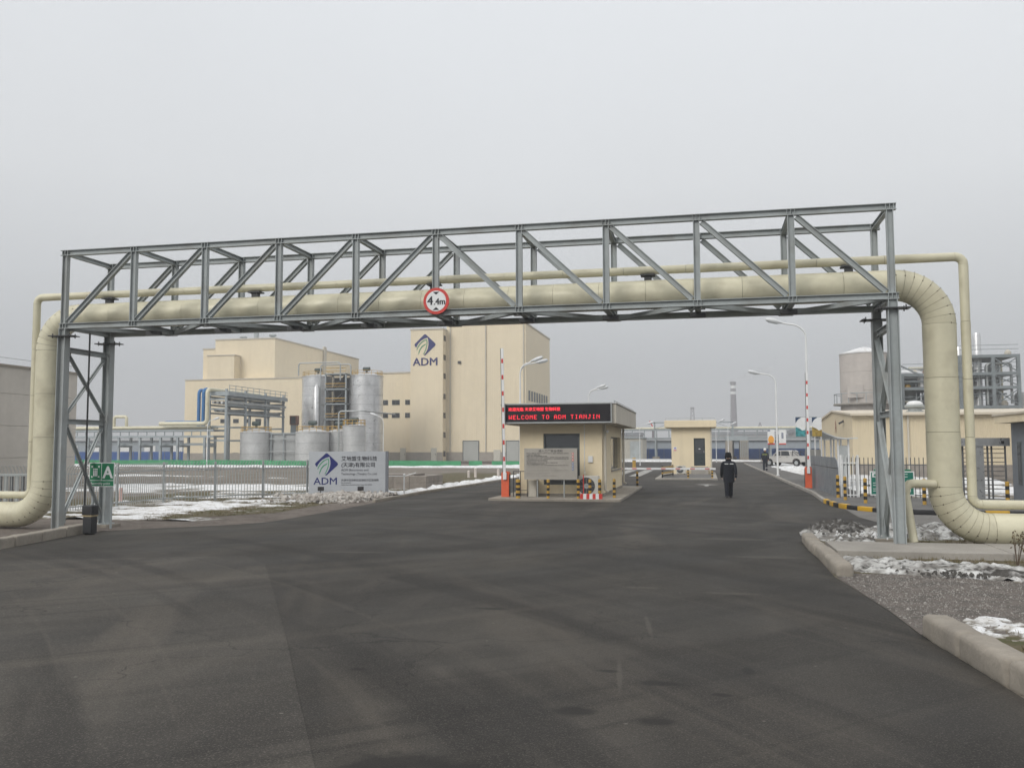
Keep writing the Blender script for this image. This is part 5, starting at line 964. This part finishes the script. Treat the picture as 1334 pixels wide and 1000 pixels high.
for a, b_, zz in ((-36.7, -34.3, 3.0), (-29.85, -27.9, 3.0)):
    sh = bx('roller_shutter', shut_m, tw_, a, b_, 132.9, 132.99, 0, zz); bx('frame', frame_m, sh, a - .1, a - .003, 132.87, 132.98, 0, zz); bx('frame', frame_m, sh, b_ + .003, b_ + .1, 132.87, 132.98, 0, zz); bx('frame', frame_m, sh, a - .1, b_ + .1, 132.87, 132.98, zz + .003, zz + .12)
bx('door', door_m, tw_, -31.9, -30.8, 132.9, 132.98, 0, 1.7); bx('vent', steel_dk, tw_, -37.6, -37.1, 132.8, 132.98, 15.1, 15.5)
for z in (19.0, 16.0, 13.1, 9.95, 7.0, 4.0, 1.1): bx('slot_window', glass, tw_, -39.458, -39.43, 131.35, 132.5, z - .42, z + .42)
for k in range(8): bx('side_window', frame_m, tw_, -26.79, -26.75, 135 + k * 2.2, 136.3 + k * 2.2, 9.3, 10.9)
for x in (-38.9, -33.2, -27.2): bx('downpipe', fascia_m, tw_, x, x + .16, 132.82, 132.89, 1.4, 21.0)
for x in (-50.9, -45.0): bx('downpipe', fascia_m, tw_, x, x + .16, 133.02, 133.09, 1.4, 13.7)
logo(tw_, (-44.1, 130.99, 16.3), 3.5, 0, yellow, .03); text('ADM', 1.72, (-44.3, 130.95, 14.75), logo_b, tw_, ext=.01, bold=.03, wscale=1.08)
pb = thing('process_hall', 'broad cream process hall with a stepped roofline on the left', 'building', (-72, 140, 0))
bx('front_block', yellow, pb, -80.6, -57.5, 126.2, 150, -.05, 12.75); bx('upper_block', yellow, pb, -76.7, -66.3, 128.3, 163, 12.751, 19.3); bx('shoulder_block', yellow, pb, -79.0, -76.71, 128.6, 160, 12.751, 17.9); bx('bay', yellow, pb, -76.95, -72.3, 126.5, 128.29, 12.752, 16.6)
bx('bay_lower', yellow, pb, -77.95, -73.3, 126.3, 127.99, -.05, 12.75) if False else None
for a in ((-80.7, -57.4, 126.1, 126.29, 12.76, 12.92), (-76.8, -66.2, 128.2, 163.1, 19.302, 19.5), (-79.1, -76.82, 128.5, 160.1, 17.902, 18.1), (-77.05, -72.2, 126.4, 128.19, 16.602, 16.75)): bx('roof_edge', fascia_m, pb, *a)
bx('base_course', base_m, pb, -80.65, -57.45, 126.1, 126.19, -.05, 1.3)
for x, z in ((-73.0, 6.6), (-71.1, 6.6), (-69.2, 6.6), (-73.0, 1.35), (-75.2, 6.6)): win(pb, x + .9, x + 1.85, 126.2, z - .62, z)
bx('annex', fascia_m, pb, -66.2, -63.2, 145, 146.5, 12.76, 19.0) if False else None
bx('downpipe', fascia_m, pb, -66.29, -66.0, 146.2, 147.2, 12.96, 20.0)
for x, y in ((-73.3, 131), (-67.6, 130)): MB().lathe(x, y, [(.35, 19.5), (.35, 19.9), (.6, 19.95), (.6, 20.15), (.25, 20.25)], 14).build('roof_vent', steel, pb, True)
MB().tube([(-71.0, 131, 19.4), (-71.0, 131, 21.6)], .4, 12).build('roof_stack', steel, pb, True)
bx('snow_cover', snow_m, pb, -76.6, -66.4, 128.6, 162.8, 19.501, 19.56); bx('snow_cover', snow_m, pb, -66.0, -57.7, 126.5, 149.8, 12.752, 12.85)
# tanks
def tank(cx, cy, r, h_, m, label, bands=5, cone=.5, extras=None):
    o = thing('storage_tank', label, 'tank', (cx, cy, 0), 'storage tanks')
    for k in range(bands):
        z0, z1 = h_ * k / bands, h_ * (k + 1) / bands; MB().lathe(cx, cy, [(r, max(z0 + .02, 0) - (.05 if k == 0 else 0)), (r, z1 - .02)], 36).build('shell_course', m, o, True)
    MB().lathe(cx, cy, [(r - .04, 0), (r - .04, h_)], 36).build('seam', core if m is clad else steel, o, True)
    MB().lathe(cx, cy, [(r + .05, h_), (r + .05, h_ + .08), (r * .15, h_ + cone), (.01, h_ + cone + .02)], 36).build('roof', tankgrey, o, True)
    for k in range(14): t = 2 * pi * k / 14; MB().tube([(cx + r * .95 * cos(t), cy + r * .95 * sin(t), h_ + .06), (cx + r * .95 * cos(t), cy + r * .95 * sin(t), h_ + .75)], .03, 5).build('rail_post', ochre, o)
    for z in (.4, .75): MB().tube([(cx + r * .95 * cos(2 * pi * k / 28), cy + r * .95 * sin(2 * pi * k / 28), h_ + z) for k in range(29)], .03, 5, cap=False).build('guard_rail', ochre, o)
    MB().tube([(cx, cy, h_ + cone), (cx, cy, h_ + cone + .5)], .16, 8).tube([(cx - .5, cy, h_ + cone + .6), (cx + .5, cy, h_ + cone + .6)], .28, 8).build('agitator_motor', mat('motor_green', (.03, .05, .045), .5), o, True)
    return o
tank(-55.2, 120.3, 2.3, 12.3, silver, 'left of the two tall silver tanks beside the tower', 9); tank(-47.7, 120.3, 2.4, 12.3, silver, 'right of the two tall silver tanks beside the tower', 9)
tank(-55.6, 103, 1.95, 3.95, tankgrey, 'squat grey tank at the left end of the tank row', 3, .6); tank(-47.7, 102.5, 2.05, 3.95, tankgrey, 'squat grey tank in the middle of the tank row', 3, .6); tank(-45.2, 105, 1.6, 4.0, tankgrey, 'squat grey tank half hidden behind the middle one', 3, .5); tank(-42.2, 102.5, 1.42, 4.7, tankgrey, 'slightly taller grey tank at the right end of the row', 4, .2)
o = thing('access_tower', 'open steel stair tower between the two tall silver tanks', 'stair tower', (-51.4, 119, 0)); 
for x in (-53.0, -49.9):
    for y in (118.0, 120.6): bx('leg', rack_m, o, x - .1, x + .1, y - .1, y + .1, -.02, 12.6)
for k, z in enumerate((6.0, 8.2, 10.3, 12.5)):
    bx('deck', rack_m, o, -53.1, -49.8, 117.9, 120.7, z, z + .16); bx('hand_rail', ochre, o, -53.0, -49.9, 117.86, 117.9, z + .85, z + .95); bx('hand_rail', ochre, o, -53.0, -49.9, 117.86, 117.9, z + .45, z + .52)
bx('dark_screen', steel_dk, o, -52.7, -50.2, 120.3, 120.34, 4.5, 12.2)
for k in range(3): MB().obox((-52.6, 119, 6.1 + k * 2.1), (-50.3, 119, 8.2 + k * 2.1), .7, .12).build('stair_flight', steel_dk, o)
def pipe(name, label, pts, r, m, bend=.4, n=10): return tag(MB().tube(arc_path(pts, bend, 5), r, n).build(name, m, None, True), label, 'pipe')
pipe('process_pipe', 'thin silver pipe looping over the tall silver tanks', [(-53.6, 117.6, 5.0), (-53.6, 117.6, 13.9), (-49.0, 117.6, 13.9), (-49.0, 117.6, 12.4)], .09, galv); pipe('process_pipe', 'second silver pipe rising over the left tall tank', [(-57.0, 117.6, 12.4), (-57.0, 117.6, 14.2), (-50.6, 117.6, 14.2), (-50.6, 117.6, 11.6)], .09, galv)
pipe('process_pipe', 'silver pipe bent over the squat tanks beside the right tall tank', [(-43.6, 101.0, .1), (-43.6, 101.0, 6.5), (-40.4, 101.0, 6.5), (-40.4, 112, 6.5)], .1, galv)
tag(MB().lathe(-54.0, 117.2, [(.45, 5.0), (.45, 10.6), (.2, 11.0), (.05, 11.1)], 16).build('heat_exchanger', silver, None, True), 'slim upright silver column before the left tall tank', 'vessel')
o = thing('pump_house', 'dark grey shed between the squat tanks', 'shed', (-51.6, 104, 0)); bx('wall', mat('shed_grey', (.36, .37, .37), .6, 0, .1), o, -53.5, -49.9, 103, 106, -.02, 3.8); bx('roof', rack_m, o, -53.6, -49.8, 102.8, 106.2, 3.801, 3.95)
for x in (-53.4, -51.7, -50.0): bx('post', rack_m, o, x - .07, x + .07, 102.7, 102.79, -.02, 3.8)
for z in (1.6, 3.2): MB().tube([(-53.5, 102.5, z), (-49.9, 102.5, z)], .06, 6).build('pipe_run', galv, o)
# low pipe rack
pr = thing('low_pipe_rack', 'low grey steel pipe rack stretching across the far yard', 'pipe rack', (-80, 100, 0))
for k, x in enumerate((-110, -104, -98, -92, -86, -81, -76.9, -72.5, -69.5, -66.6, -64.2, -60.5)):
    for y in (99.2, 101.6): bx('leg', rack_m, pr, x - .13, x + .13, y - .13, y + .13, -.02, 3.4)
    bx('cross_beam', rack_m, pr, x - .1, x + .1, 99.0, 101.8, 2.2, 2.4); bx('footing', conc, pr, x - .35, x + .35, 98.9, 101.9, -.02, .25)
for z in (3.4, 4.15):
    for y in (99.1, 101.7): bx('longitudinal_beam', rack_m, pr, -112, -59.2, y - .09, y + .09, z, z + .24)
for k in range(42): x = -111 + k * 1.25; bx('strut', rack_m, pr, x - .05, x + .05, 99.05, 99.15, 3.641, 4.149)
bx('lower_run', rack_m, pr, -112, -60, 99.9, 100.6, 2.41, 2.7)
for k, (y, z, r_) in enumerate(((99.6, 4.62, .2), (100.2, 4.62, .16), (100.8, 4.66, .24), (101.3, 4.62, .18))):
    tag(MB().tube([(-112, y, z), (-60.0, y, z)], r_, 10).build('rack_pipe', clad if k != 1 else galv, None, True), ('frontmost cream', 'bare metal', 'thickest cream', 'rearmost cream')[k] + ' pipe lying on the low pipe rack in the far yard', 'pipe', 'pipes along the low rack')
pipe('expansion_loop', 'cream pipe loop standing up from the low pipe rack', [(-74.0, 100.2, 4.4), (-74.0, 100.2, 6.1), (-72.2, 100.2, 6.1), (-72.2, 100.2, 4.4)], .2, clad, .3)
pipe('cream_riser', 'cream pipe climbing from the low rack to the high one', [(-66.5, 98.8, 5.1), (-60.0, 98.8, 5.1), (-60.0, 98.8, 9.3), (-60.0, 112, 9.3)], .26, clad, .5)
pipe('blue_riser', 'bright blue pipe turning up beside the cream process hall', [(-61.55, 100.5, 4.8), (-61.55, 100.5, 9.45), (-61.54, 112, 9.45)], .24, bluepipe, .5); pipe('blue_riser', 'second bright blue pipe left of the first riser', [(-62.2, 100.5, 4.8), (-62.2, 100.5, 9.35), (-62.2 + .01, 112, 9.35)], .22, bluepipe, .5)
pipe('blue_pipe', 'short blue pipe bend lying on the low pipe rack', [(-67.5, 101.3, 4.4), (-67.5, 101.3, 5.3), (-62.0, 101.3, 5.3)], .24, bluepipe, .4)
hr = thing('high_pipe_rack', 'high steel pipe bridge running back to the process hall', 'pipe rack', (-58.9, 100, 0))
for y in (99.8, 104.5, 109.8, 115):
    for x in (-60.3, -58.0): bx('leg', rack_m, hr, x - .13, x + .13, y - .13, y + .13, -.02, 9.4)
    for z in (2.9, 4.6, 6.8, 8.0): bx('cross_beam', rack_m, hr, -60.2, -58.1, y - .1, y + .1, z, z + .22)
for z in (6.3, 7.3, 8.3):
    for x in (-60.3, -58.0): bx('longitudinal_beam', rack_m, hr, x - .1, x + .1, 99.9, 115.4, z, z + .2)
bx('deck_edge', rack_m, hr, -57.62, -57.56, 99.7, 115.4, 8.55, 8.99); bx('cable_tray', galv, hr, -57.9, -57.7, 99.9, 115.3, 7.62, 7.9); bx('deck_edge', rack_m, hr, -60.4, -57.63, 99.62, 99.69, 8.55, 8.99)
for x, z in ((-59.9, 7.75), (-59.3, 7.75), (-58.7, 7.72), (-59.6, 8.72), (-58.6, 8.72)): MB().tube([(x, 99.9, z), (x, 115.3, z)], .17, 8).build('pipe_run', random.choice((galv, clad, tankgrey)), hr, True)
bx('walkway', rack_m, hr, -60.4, -57.6, 99.7, 115.4, 9.0, 9.08)
for k in range(11): bx('rail_post', rack_m, hr, -57.64, -57.58, 99.8 + k * 1.5, 99.86 + k * 1.5, 9.081, 9.85)
for z in (9.4, 9.8): bx('guard_rail', rack_m, hr, -57.66, -57.56, 99.7, 115.4, z, z + .06)
for k, x in enumerate((-59.6, -58.8)): tag(MB().tube([(x, 100, 6.75), (x, 115.4, 6.75)], .2, 8).build('rack_pipe', galv, None, True), ('left' if k == 0 else 'right') + ' of two metal pipes inside the high pipe bridge', 'pipe')
o = thing('control_cabinet', 'reddish brown cabinet hung under the high pipe bridge', 'cabinet', (-55.8, 116, 5.4)); bx('casing', mat('rust_brown', (.2, .09, .06), .6, 0, .1), o, -57.3, -56.2, 115.6, 116.3, 5.3, 6.6); bx('door', steel_dk, o, -57.1, -56.4, 115.55, 115.59, 5.45, 6.45); bx('stand', rack_m, o, -57.2, -56.3, 115.7, 116.2, -.02, 5.29)
# green netting barriers
for k, (xa, ya, xb, yb) in enumerate(((-110, 101.5, -63, 98.4), (-63, 98.4, -44.5, 95.2), (-44.5, 95.2, -25.8, 92.5), (-24.9, 92.4, -23.4, 92.3), (-22.3, 92.2, -12.8, 91.5))):
    o = thing('green_barrier', ('long green netting barrier below the low pipe rack', 'green netting barrier before the squat tanks', 'green netting barrier before the cream tower', 'short lone piece of green netting barrier before the roller shutter', 'green netting barrier ending behind the raised left barrier arm')[k], 'barrier', (xa, ya, 0)); n_ = max(1, int(abs(xb - xa) / 2.5)); A_, B_ = Vector((xa, ya, 0)), Vector((xb, yb, 0))
    for q in range(n_): a = A_.lerp(B_, q / n_); c = A_.lerp(B_, (q + 1) / n_); z = .60 + random.uniform(-.04, .04); MB().obox(a + Vector((.01, random.uniform(-.05, .05), z / 2)), c + Vector((-.01, random.uniform(-.05, .05), z / 2)), .06, z).build('panel', green_m, o)
def bluewall(name, label, xa, xb, y, n_, zt=1.45, back=None):
    o = thing(name, label, 'fence', (xa, y, 0)); d = (xb - xa) / n_
    for k in range(n_): bx('panel', blue, o, xa + k * d + .02, xa + (k + 1) * d - .02, y, y + .05, .05, zt); bx('post', wet, o, xa + k * d - .05, xa + k * d + .019, y - .03, y + .08, -.02, zt + .1)
bluewall('blue_fence', 'bright blue panel fence far behind the low pipe rack', -140, -82, 132, 20, 1.5); bluewall('blue_fence', 'bright blue panel fence across the far end of the gate road', -12, 24, 151, 14, 1.75)
o = thing('far_shed', 'long pale shed far behind the low pipe rack', 'shed', (-110, 160, 0)); bx('wall', mat('pale_shed', (.30, .34, .38), .6, 0, .05), o, -170, -95, 160, 175, -.05, 3.6); bx('roof', mat('pale_shed_roof', (.42, .44, .46), .6, 0, .05), o, -171, -94.5, 159.5, 175.5, 3.601, 4.1)
for k in range(12): bx('window', white, o, -165 + k * 6, -162.5 + k * 6, 159.93, 159.99, 1.3, 2.6)
o = thing('far_shed', 'long grey shed beyond the far blue fence', 'shed', (6, 165, 0)); bx('wall', mat('pale_shed', (.3, .34, .38)), o, -20, 70, 165, 180, -.05, 3.2); bx('roof', mat('pale_shed_roof', (.42, .44, .46)), o, -20.5, 70.5, 164.5, 180.5, 3.201, 3.7)
# pipe bridge across the far end of the road
pbg = thing('pipe_bridge', 'far steel pipe bridge crossing behind the yellow hut', 'pipe bridge', (0, 146, 0)); hz = mat('bridge_steel', (.27, .30, .31), .6, 0, .05)
for z in (3.3, 4.7):
    for y in (144.6, 147.4): bx('chord', hz, pbg, -16, 22, y - .1, y + .1, z, z + .25)
for k in range(20): x = -15.5 + k * 1.95; bx('post', hz, pbg, x - .08, x + .08, 144.5, 144.66, 3.551, 4.699)
bx('deck', hz, pbg, -16, 22, 144.75, 147.25, 3.3, 3.42)
for x in (-7.9, -1.0, 4.2, 9.9, 15.8):
    for y in (144.6, 147.4): bx('leg', hz, pbg, x - .14, x + .14, y - .14, y + .14, -.02, 3.29)
    bx('footing', conc, pbg, x - .5, x + .5, 144.1, 147.9, -.02, .5)
for x in (-8, 4.2):
    bx('portal', hz, pbg, x - .12, x + .12, 144.42, 144.49, 3.3, 6.0); 
bx('portal_beam', hz, pbg, -8.1, 4.3, 144.42, 144.49, 5.85, 6.02)
for xa, xb in ((-8, -5.5), (-3, -5.5), (4.2, 1.7), (-.8, 1.7)): MB().obox((xa, 144.45, 4.96), (xb, 144.45, 5.84), .06, .12, (0, 1, 0)).build('portal_brace', hz, pbg)
for k, (y, r_) in enumerate(((145.3, .22), (146.0, .28), (146.7, .2))): tag(MB().tube([(-16, y, 5.0), (22, y, 5.0)], r_, 8).build('bridge_pipe', clad if k != 1 else galv, None, True), ('front cream', 'middle bare metal', 'rear cream')[k] + ' pipe on the far pipe bridge', 'pipe')
o = thing('concrete_pier', 'grey concrete pier with an open passage under the far pipe bridge', 'pier', (4.7, 142, 0)); bx('side_wall', conc, o, 3.0, 4.0, 141, 144.2, -.02, 3.0); bx('side_wall', conc, o, 5.1, 6.4, 141, 144.2, -.02, 3.0); bx('lintel', hz, o, 3.0, 6.4, 141, 144.2, 3.001, 3.7); 
for k in range(5): bx('rib', hz, o, 5.15 + k * .27, 5.23 + k * .27, 140.9, 140.99, .5, 2.8)
o = thing('ramp_building', 'low pale concrete building with a ramp right of the booth', 'building', (-12, 128, 0)); bx('wall', mat('pale_concrete', (.40, .38, .33), .8, 0, .06), o, -18, -8.9, 128, 138, -.05, 3.3); bx('roof', hz, o, -18.2, -8.7, 127.8, 138.2, 3.301, 3.5); bx('doorway', steel, o, -10.6, -9.1, 127.9, 127.99, 0, 2.9); MB().prism([(-13.8, -.02), (-10.9, -.02), (-13.8, 1.7)], 'y', 127.0, 127.98).build('ramp', conc, o)

# ------------------------------------------------------------------ far right plant
o = thing('concrete_silo', 'wide beige silo with a snowy cone roof behind the warehouse', 'silo', (16.9, 102, 0)); sil = mat('silo_beige', (.47, .435, .405), .8, 0, .08, .4, streak=(.40, .37, .34)); cx, cy, r_ = 17.0, 102.0, 2.55
for k in range(6): MB().lathe(cx, cy, [(r_, k * 2.0 + .01 - (.05 if k == 0 else 0)), (r_, k * 2.0 + 1.99)], 40).build('shell_course', sil, o, True)
MB().lathe(cx, cy, [(r_ - .05, 0), (r_ - .05, 12.05)], 40).build('inner_shell', core, o, True)
MB().lathe(cx, cy, [(r_ + .06, 12.0), (r_ + .06, 12.12), (.5, 12.75), (.05, 12.85)], 40).build('roof', snow_m, o, True); MB().lathe(cx, cy, [(r_ + .75, 6.5), (r_ + .75, 6.65), (r_ + .02, 6.66)], 40).build('gallery', conc_lt, o)
for k in range(22): t = 2 * pi * k / 22; MB().tube([(cx + 3.2 * cos(t), cy + 3.2 * sin(t), 6.65), (cx + 3.2 * cos(t), cy + 3.2 * sin(t), 7.7)], .04, 5).build('rail_post', rack_m, o)
MB().tube([(cx + 3.2 * cos(2 * pi * k / 32), cy + 3.2 * sin(2 * pi * k / 32), 7.7) for k in range(33)], .04, 5, cap=False).build('guard_rail', rack_m, o)
bx('window_band', sil, o, cx - 2.2, cx - .6, cy - 2.58, cy - 2.3, 7.2, 8.6)
MB().tube([(cx + .6, cy - 2.5, 10.6), (cx + 1.0, cy - 3.0, 10.7), (cx + 1.5, cy - 3.2, 10.2), (cx + 1.5, cy - 3.2, 7.5)], .38, 12).build('duct', silver, o, True)
pst = mat('process_steel', (.19, .215, .225), .55, 0, .1, 1)
st = thing('process_structure', 'open grey steel process structure crowded with vessels at far right', 'steel structure', (27, 107, 0)); lv = (6.1, 8.2, 9.7, 11.6)
xs = [18.6, 21.3, 24.2, 27.2, 30.5, 33.0]
for i, x in enumerate(xs):
    for y in (104.5, 110.5): bx('column', pst, st, x - .17, x + .17, y - .17, y + .17, -.02, 9.9 if i < 3 else 11.8)
for z in lv:
    xa = xs[0] if z < 9 else (xs[1] if z < 10 else xs[3])
    for y in (104.5, 110.5): bx('beam', pst, st, xa - .17, xs[-1] + .17, y - .172, y + .172, z, z + .32)
    bx('floor_grating', pst, st, xa, xs[-1], 104.7, 110.3, z + .1, z + .18)
for i in range(3, 5):
    for z0, z1 in zip(lv, lv[1:]):
        for a, b_ in ((xs[i], xs[i + 1]), (xs[i + 1], xs[i])): MB().obox((a, 104.45 if i > 3 else 110.5, z0 + .33), (b_, 104.45 if i > 3 else 110.5, z1), .1, .14, (0, 1, 0)).build('brace', pst, st)
for i in range(0, 2): MB().obox((xs[i], 104.45, 6.4), (xs[i + 1], 104.45, 8.2), .1, .14, (0, 1, 0)).build('brace', pst, st)
MB().obox((20.4, 104.4, 11.3), (23.0, 104.4, 9.9), .15, .25, (0, 1, 0)).build('sloping_duct', pst, st)
random.seed(13)
for k in range(26):
    x = random.uniform(19.0, 32.8); y = random.uniform(105, 110); z0 = random.choice(lv[:3]) - 5; z1 = random.uniform(7.5, 9.6) if x < 27 else random.uniform(8, 12.6); MB().tube([(x, y, max(0, z0)), (x, y, z1)], random.uniform(.05, .16), 7).build('riser_pipe', random.choice((galv, pst, clad, silver)), st, True)
for k in range(14):
    xa = random.uniform(18.8, 27); xb = xa + random.uniform(2, 5.5); y = random.uniform(104.6, 106); z = random.choice(lv[:3]) + random.uniform(.5, 1.6); MB().tube([(xa, y, z), (xb, y, z)], random.uniform(.04, .11), 6).build('pipe_run', random.choice((galv, pst, clad)), st, True)
for z in lv:
    for q in (.55, 1.0): bx('guard_rail', pst, st, (xs[0] if z < 9 else xs[1] if z < 10 else xs[3]), xs[-1], 104.28, 104.32, z + .32 + q, z + .37 + q)
for k, (x, y, r_, z0, z1, m, l) in enumerate(((29.45, 106.2, .42, 5, 14.5, silver, 'tall silver stack rising from the right of the process structure'), (27.9, 107.5, .55, 5, 13.1, silver, 'silver stack behind the thin pipe on the process structure'), (22.3, 107, .9, 5.5, 9.4, steel, 'grey vessel low on the left of the process structure'), (25.2, 107, .7, 6, 11.0, silver, 'silver vessel in the middle of the process structure'), (31.6, 108.5, .8, 6.2, 11.2, tankgrey, 'grey vessel inside the right bay of the process structure'), (20.2, 106.5, .6, 5, 8.9, clad, 'cream vessel at the left foot of the process structure'), (34.6, 107, 1.3, 3, 7.9, tankgrey, 'grey tank standing right of the process structure'))): tag(MB().lathe(x, y, [(r_, 0), (r_, z1 - .3), (r_ * .85, z1)], 20).build('process_vessel', m, None, True), l, 'vessel')
for k, (pts, r_) in enumerate((([(20.5, 105.5, 8.6), (20.5, 105.5, 10.1), (23.5, 105.5, 10.1), (23.5, 105.5, 8.6)], .42), ([(24.0, 104.9, 6.5), (24.0, 104.9, 9.0), (28.0, 104.9, 9.0), (28.0, 104.9, 6.6)], .2), ([(30.0, 104.9, 6.5), (30.0, 104.9, 11.0), (32.4, 104.9, 11.0), (32.4, 104.9, 6.6)], .14))): pipe('process_duct', ('fat silver duct arching over the left of the process structure', 'cream pipe loop across the middle of the process structure', 'thin pipe loop in the right bay of the process structure')[k], pts, r_, (silver, clad, galv)[k], .4)
for k, (x, z, m) in enumerate(((22.8, 9.9, fascia_m), (23.9, 9.9, brown_rail), (24.8, 9.9, fascia_m), (22.0, 8.4, ochre), (26.2, 8.4, brown_rail), (31.8, 6.4, fascia_m), (32.3, 11.9, fascia_m))): tag(MB().lathe(x, 105.4, [(.32, z), (.36, z + .3), (.2, z + .55), (.05, z + .62)], 12).build('motor_unit', m, None, True), ('beige motor at the left end of the upper process deck', 'brown motor on the upper process deck', 'beige motor right of the brown one on the upper deck', 'ochre motor on the lower left process deck', 'brown motor on the lower middle process deck', 'beige motor on the lowest right process deck', 'beige motor on top of the process structure')[k], 'motor', 'motors on the process structure')

# ------------------------------------------------------------------ skyline
o = thing('chimney_stack', 'tall distant smokestack with pale bands fading in the haze', 'chimney', (18.2, 600, 0)); prof = [(2.6, -1), (2.3, 12), (1.9, 30), (1.65, 44)]
def cr(z): 
    for (r0, z0), (r1, z1) in zip(prof, prof[1:]):
        if z <= z1: return r0 + (r1 - r0) * (z - z0) / (z1 - z0)
    return prof[-1][0]
zs = [-1, 8, 16, 24, 32, 36.5, 38.3, 40.3, 42.3, 44.6]
for k, (a, b_) in enumerate(zip(zs, zs[1:])): MB().lathe(18.2, 600, [(cr(a), a + .02), (cr(b_), b_ - .02)], 24).build('shaft_section', white if k in (5, 7) else chim_m, o, True)
MB().lathe(18.2, 600, [(2.05, 43.5), (2.05, 44.7), (1.5, 44.8)], 24).build('crown', chim_m, o); MB().lathe(18.2, 600, [(2.9, 12.4), (2.9, 13.2)], 24).build('gallery', chim_m, o)
o = thing('lattice_mast', 'distant lattice mast rising above the yellow hut', 'mast', (-8.3, 600, 0))
for sx_ in (-1, 1):
    for sy_ in (-1, 1): MB().obox((-8.3 + sx_ * 2.2, 600 + sy_ * 2.2, -1), (-8.3 + sx_ * .9, 600 + sy_ * .9, 27), .4, .4).build('leg', chim_m, o)
for k in range(9): a = 2.2 - 1.3 * k / 9; b_ = 2.2 - 1.3 * (k + 1) / 9; MB().obox((-8.3 - a, 600 - a, k * 3), (-8.3 + b_, 600 - b_, k * 3 + 3), .3, .3).build('brace', chim_m, o); MB().obox((-8.3 + a, 600 - a, k * 3), (-8.3 - b_, 600 - b_, k * 3 + 3), .3, .3).build('brace', chim_m, o)
bx('top_platform', chim_m, o, -9.6, -7.0, 598.7, 601.3, 27, 28.2)
def shear(x, y, hgt, label):
    o = thing('dock_crane', label, 'crane', (x, y, 0), 'distant dock cranes'); MB().obox((x - 7, y, -1), (x, y, hgt), 1, 1).build('boom_leg', chim_m, o); MB().obox((x + 7, y, -1), (x, y, hgt), 1, 1).build('boom_leg', chim_m, o); MB().obox((x - 3.5, y, hgt / 2), (x + 3.5, y, hgt / 2), .7, .7).build('tie', chim_m, o)
shear(44, 760, 22, 'distant dock crane shaped like a letter A in the haze'); shear(29, 900, 21, 'fainter dock crane left of the A-shaped one')
o = thing('jib_crane', 'small red and white jib crane far off right of the booth roof', 'crane', (-12.6, 230, 0)); bx('tower', chim_m, o, -13.4, -12.8, 229.6, 230.4, -.5, 6.8); MB().obox((-13.2, 230, 7.2), (-14.0, 230, 8.7), .3, .35, (0, 1, 0)).build('jib', red, o); bx('cabin', white, o, -13.5, -12.7, 229.5, 230.5, 6.801, 7.3)
for k, (x, y, w_, d_, h_) in enumerate(((-60, 420, 60, 20, 9), (10, 480, 50, 20, 10), (75, 520, 70, 30, 9), (-160, 400, 60, 20, 8), (45, 330, 30, 15, 8))):
    o = thing('far_building', ('hazy long building behind the booth', 'hazy flat building behind the concrete pier', 'hazy low building beyond the warehouse', 'hazy low building beyond the far left yard', 'hazy small hall behind the lamp banners')[k], 'building', (x, y, 0), 'hazy far buildings'); m = mat('far_wall', (.24, .245, .25), .9, 0, .05); bx('wall', m, o, x - w_ / 2, x + w_ / 2, y, y + d_, -1, h_ * .85); bx('roof', wet, o, x - w_ / 2 - .5, x + w_ / 2 + .5, y - .5, y + d_ + .5, h_ * .85 + .01, h_)
    for q in range(int(w_ / 6)): bx('window', frame_m, o, x - w_ / 2 + 1.5 + q * 6, x - w_ / 2 + 4 + q * 6, y - .12, y - .02, h_ * .4, h_ * .6)

# ------------------------------------------------------------------ haze and smoke
def volume(name, dens, col, aniso=0):
    m = bpy.data.materials.new(name); m.use_nodes = True; t = m.node_tree; t.nodes.clear(); v = t.nodes.new('ShaderNodeVolumePrincipled'); o_ = t.nodes.new('ShaderNodeOutputMaterial')
    v.inputs['Density'].default_value = dens; v.inputs['Color'].default_value = (*col, 1); v.inputs['Anisotropy'].default_value = aniso; t.links.new(v.outputs[0], o_.inputs['Volume']); return m
hz_o = MB().box(-1600, 1600, -120, 2000, -2, 62).build('haze', volume('haze_air', .0011, (.93, .94, .96))); stuff(hz_o, 'thin grey winter haze lying over the whole plant', 'haze')
sm = MB().tube([(18.5, 600, 44.5), (22, 602, 46.5), (28, 604, 49), (36, 606, 51.5), (44, 607, 53)], 2, 12, rads=[1.3, 2.0, 2.6, 3.0, 2.0]).build('smoke_plume', volume('smoke', .05, (.95, .95, .95)), None, True); stuff(sm, 'faint pale smoke drifting from the distant smokestack', 'smoke')
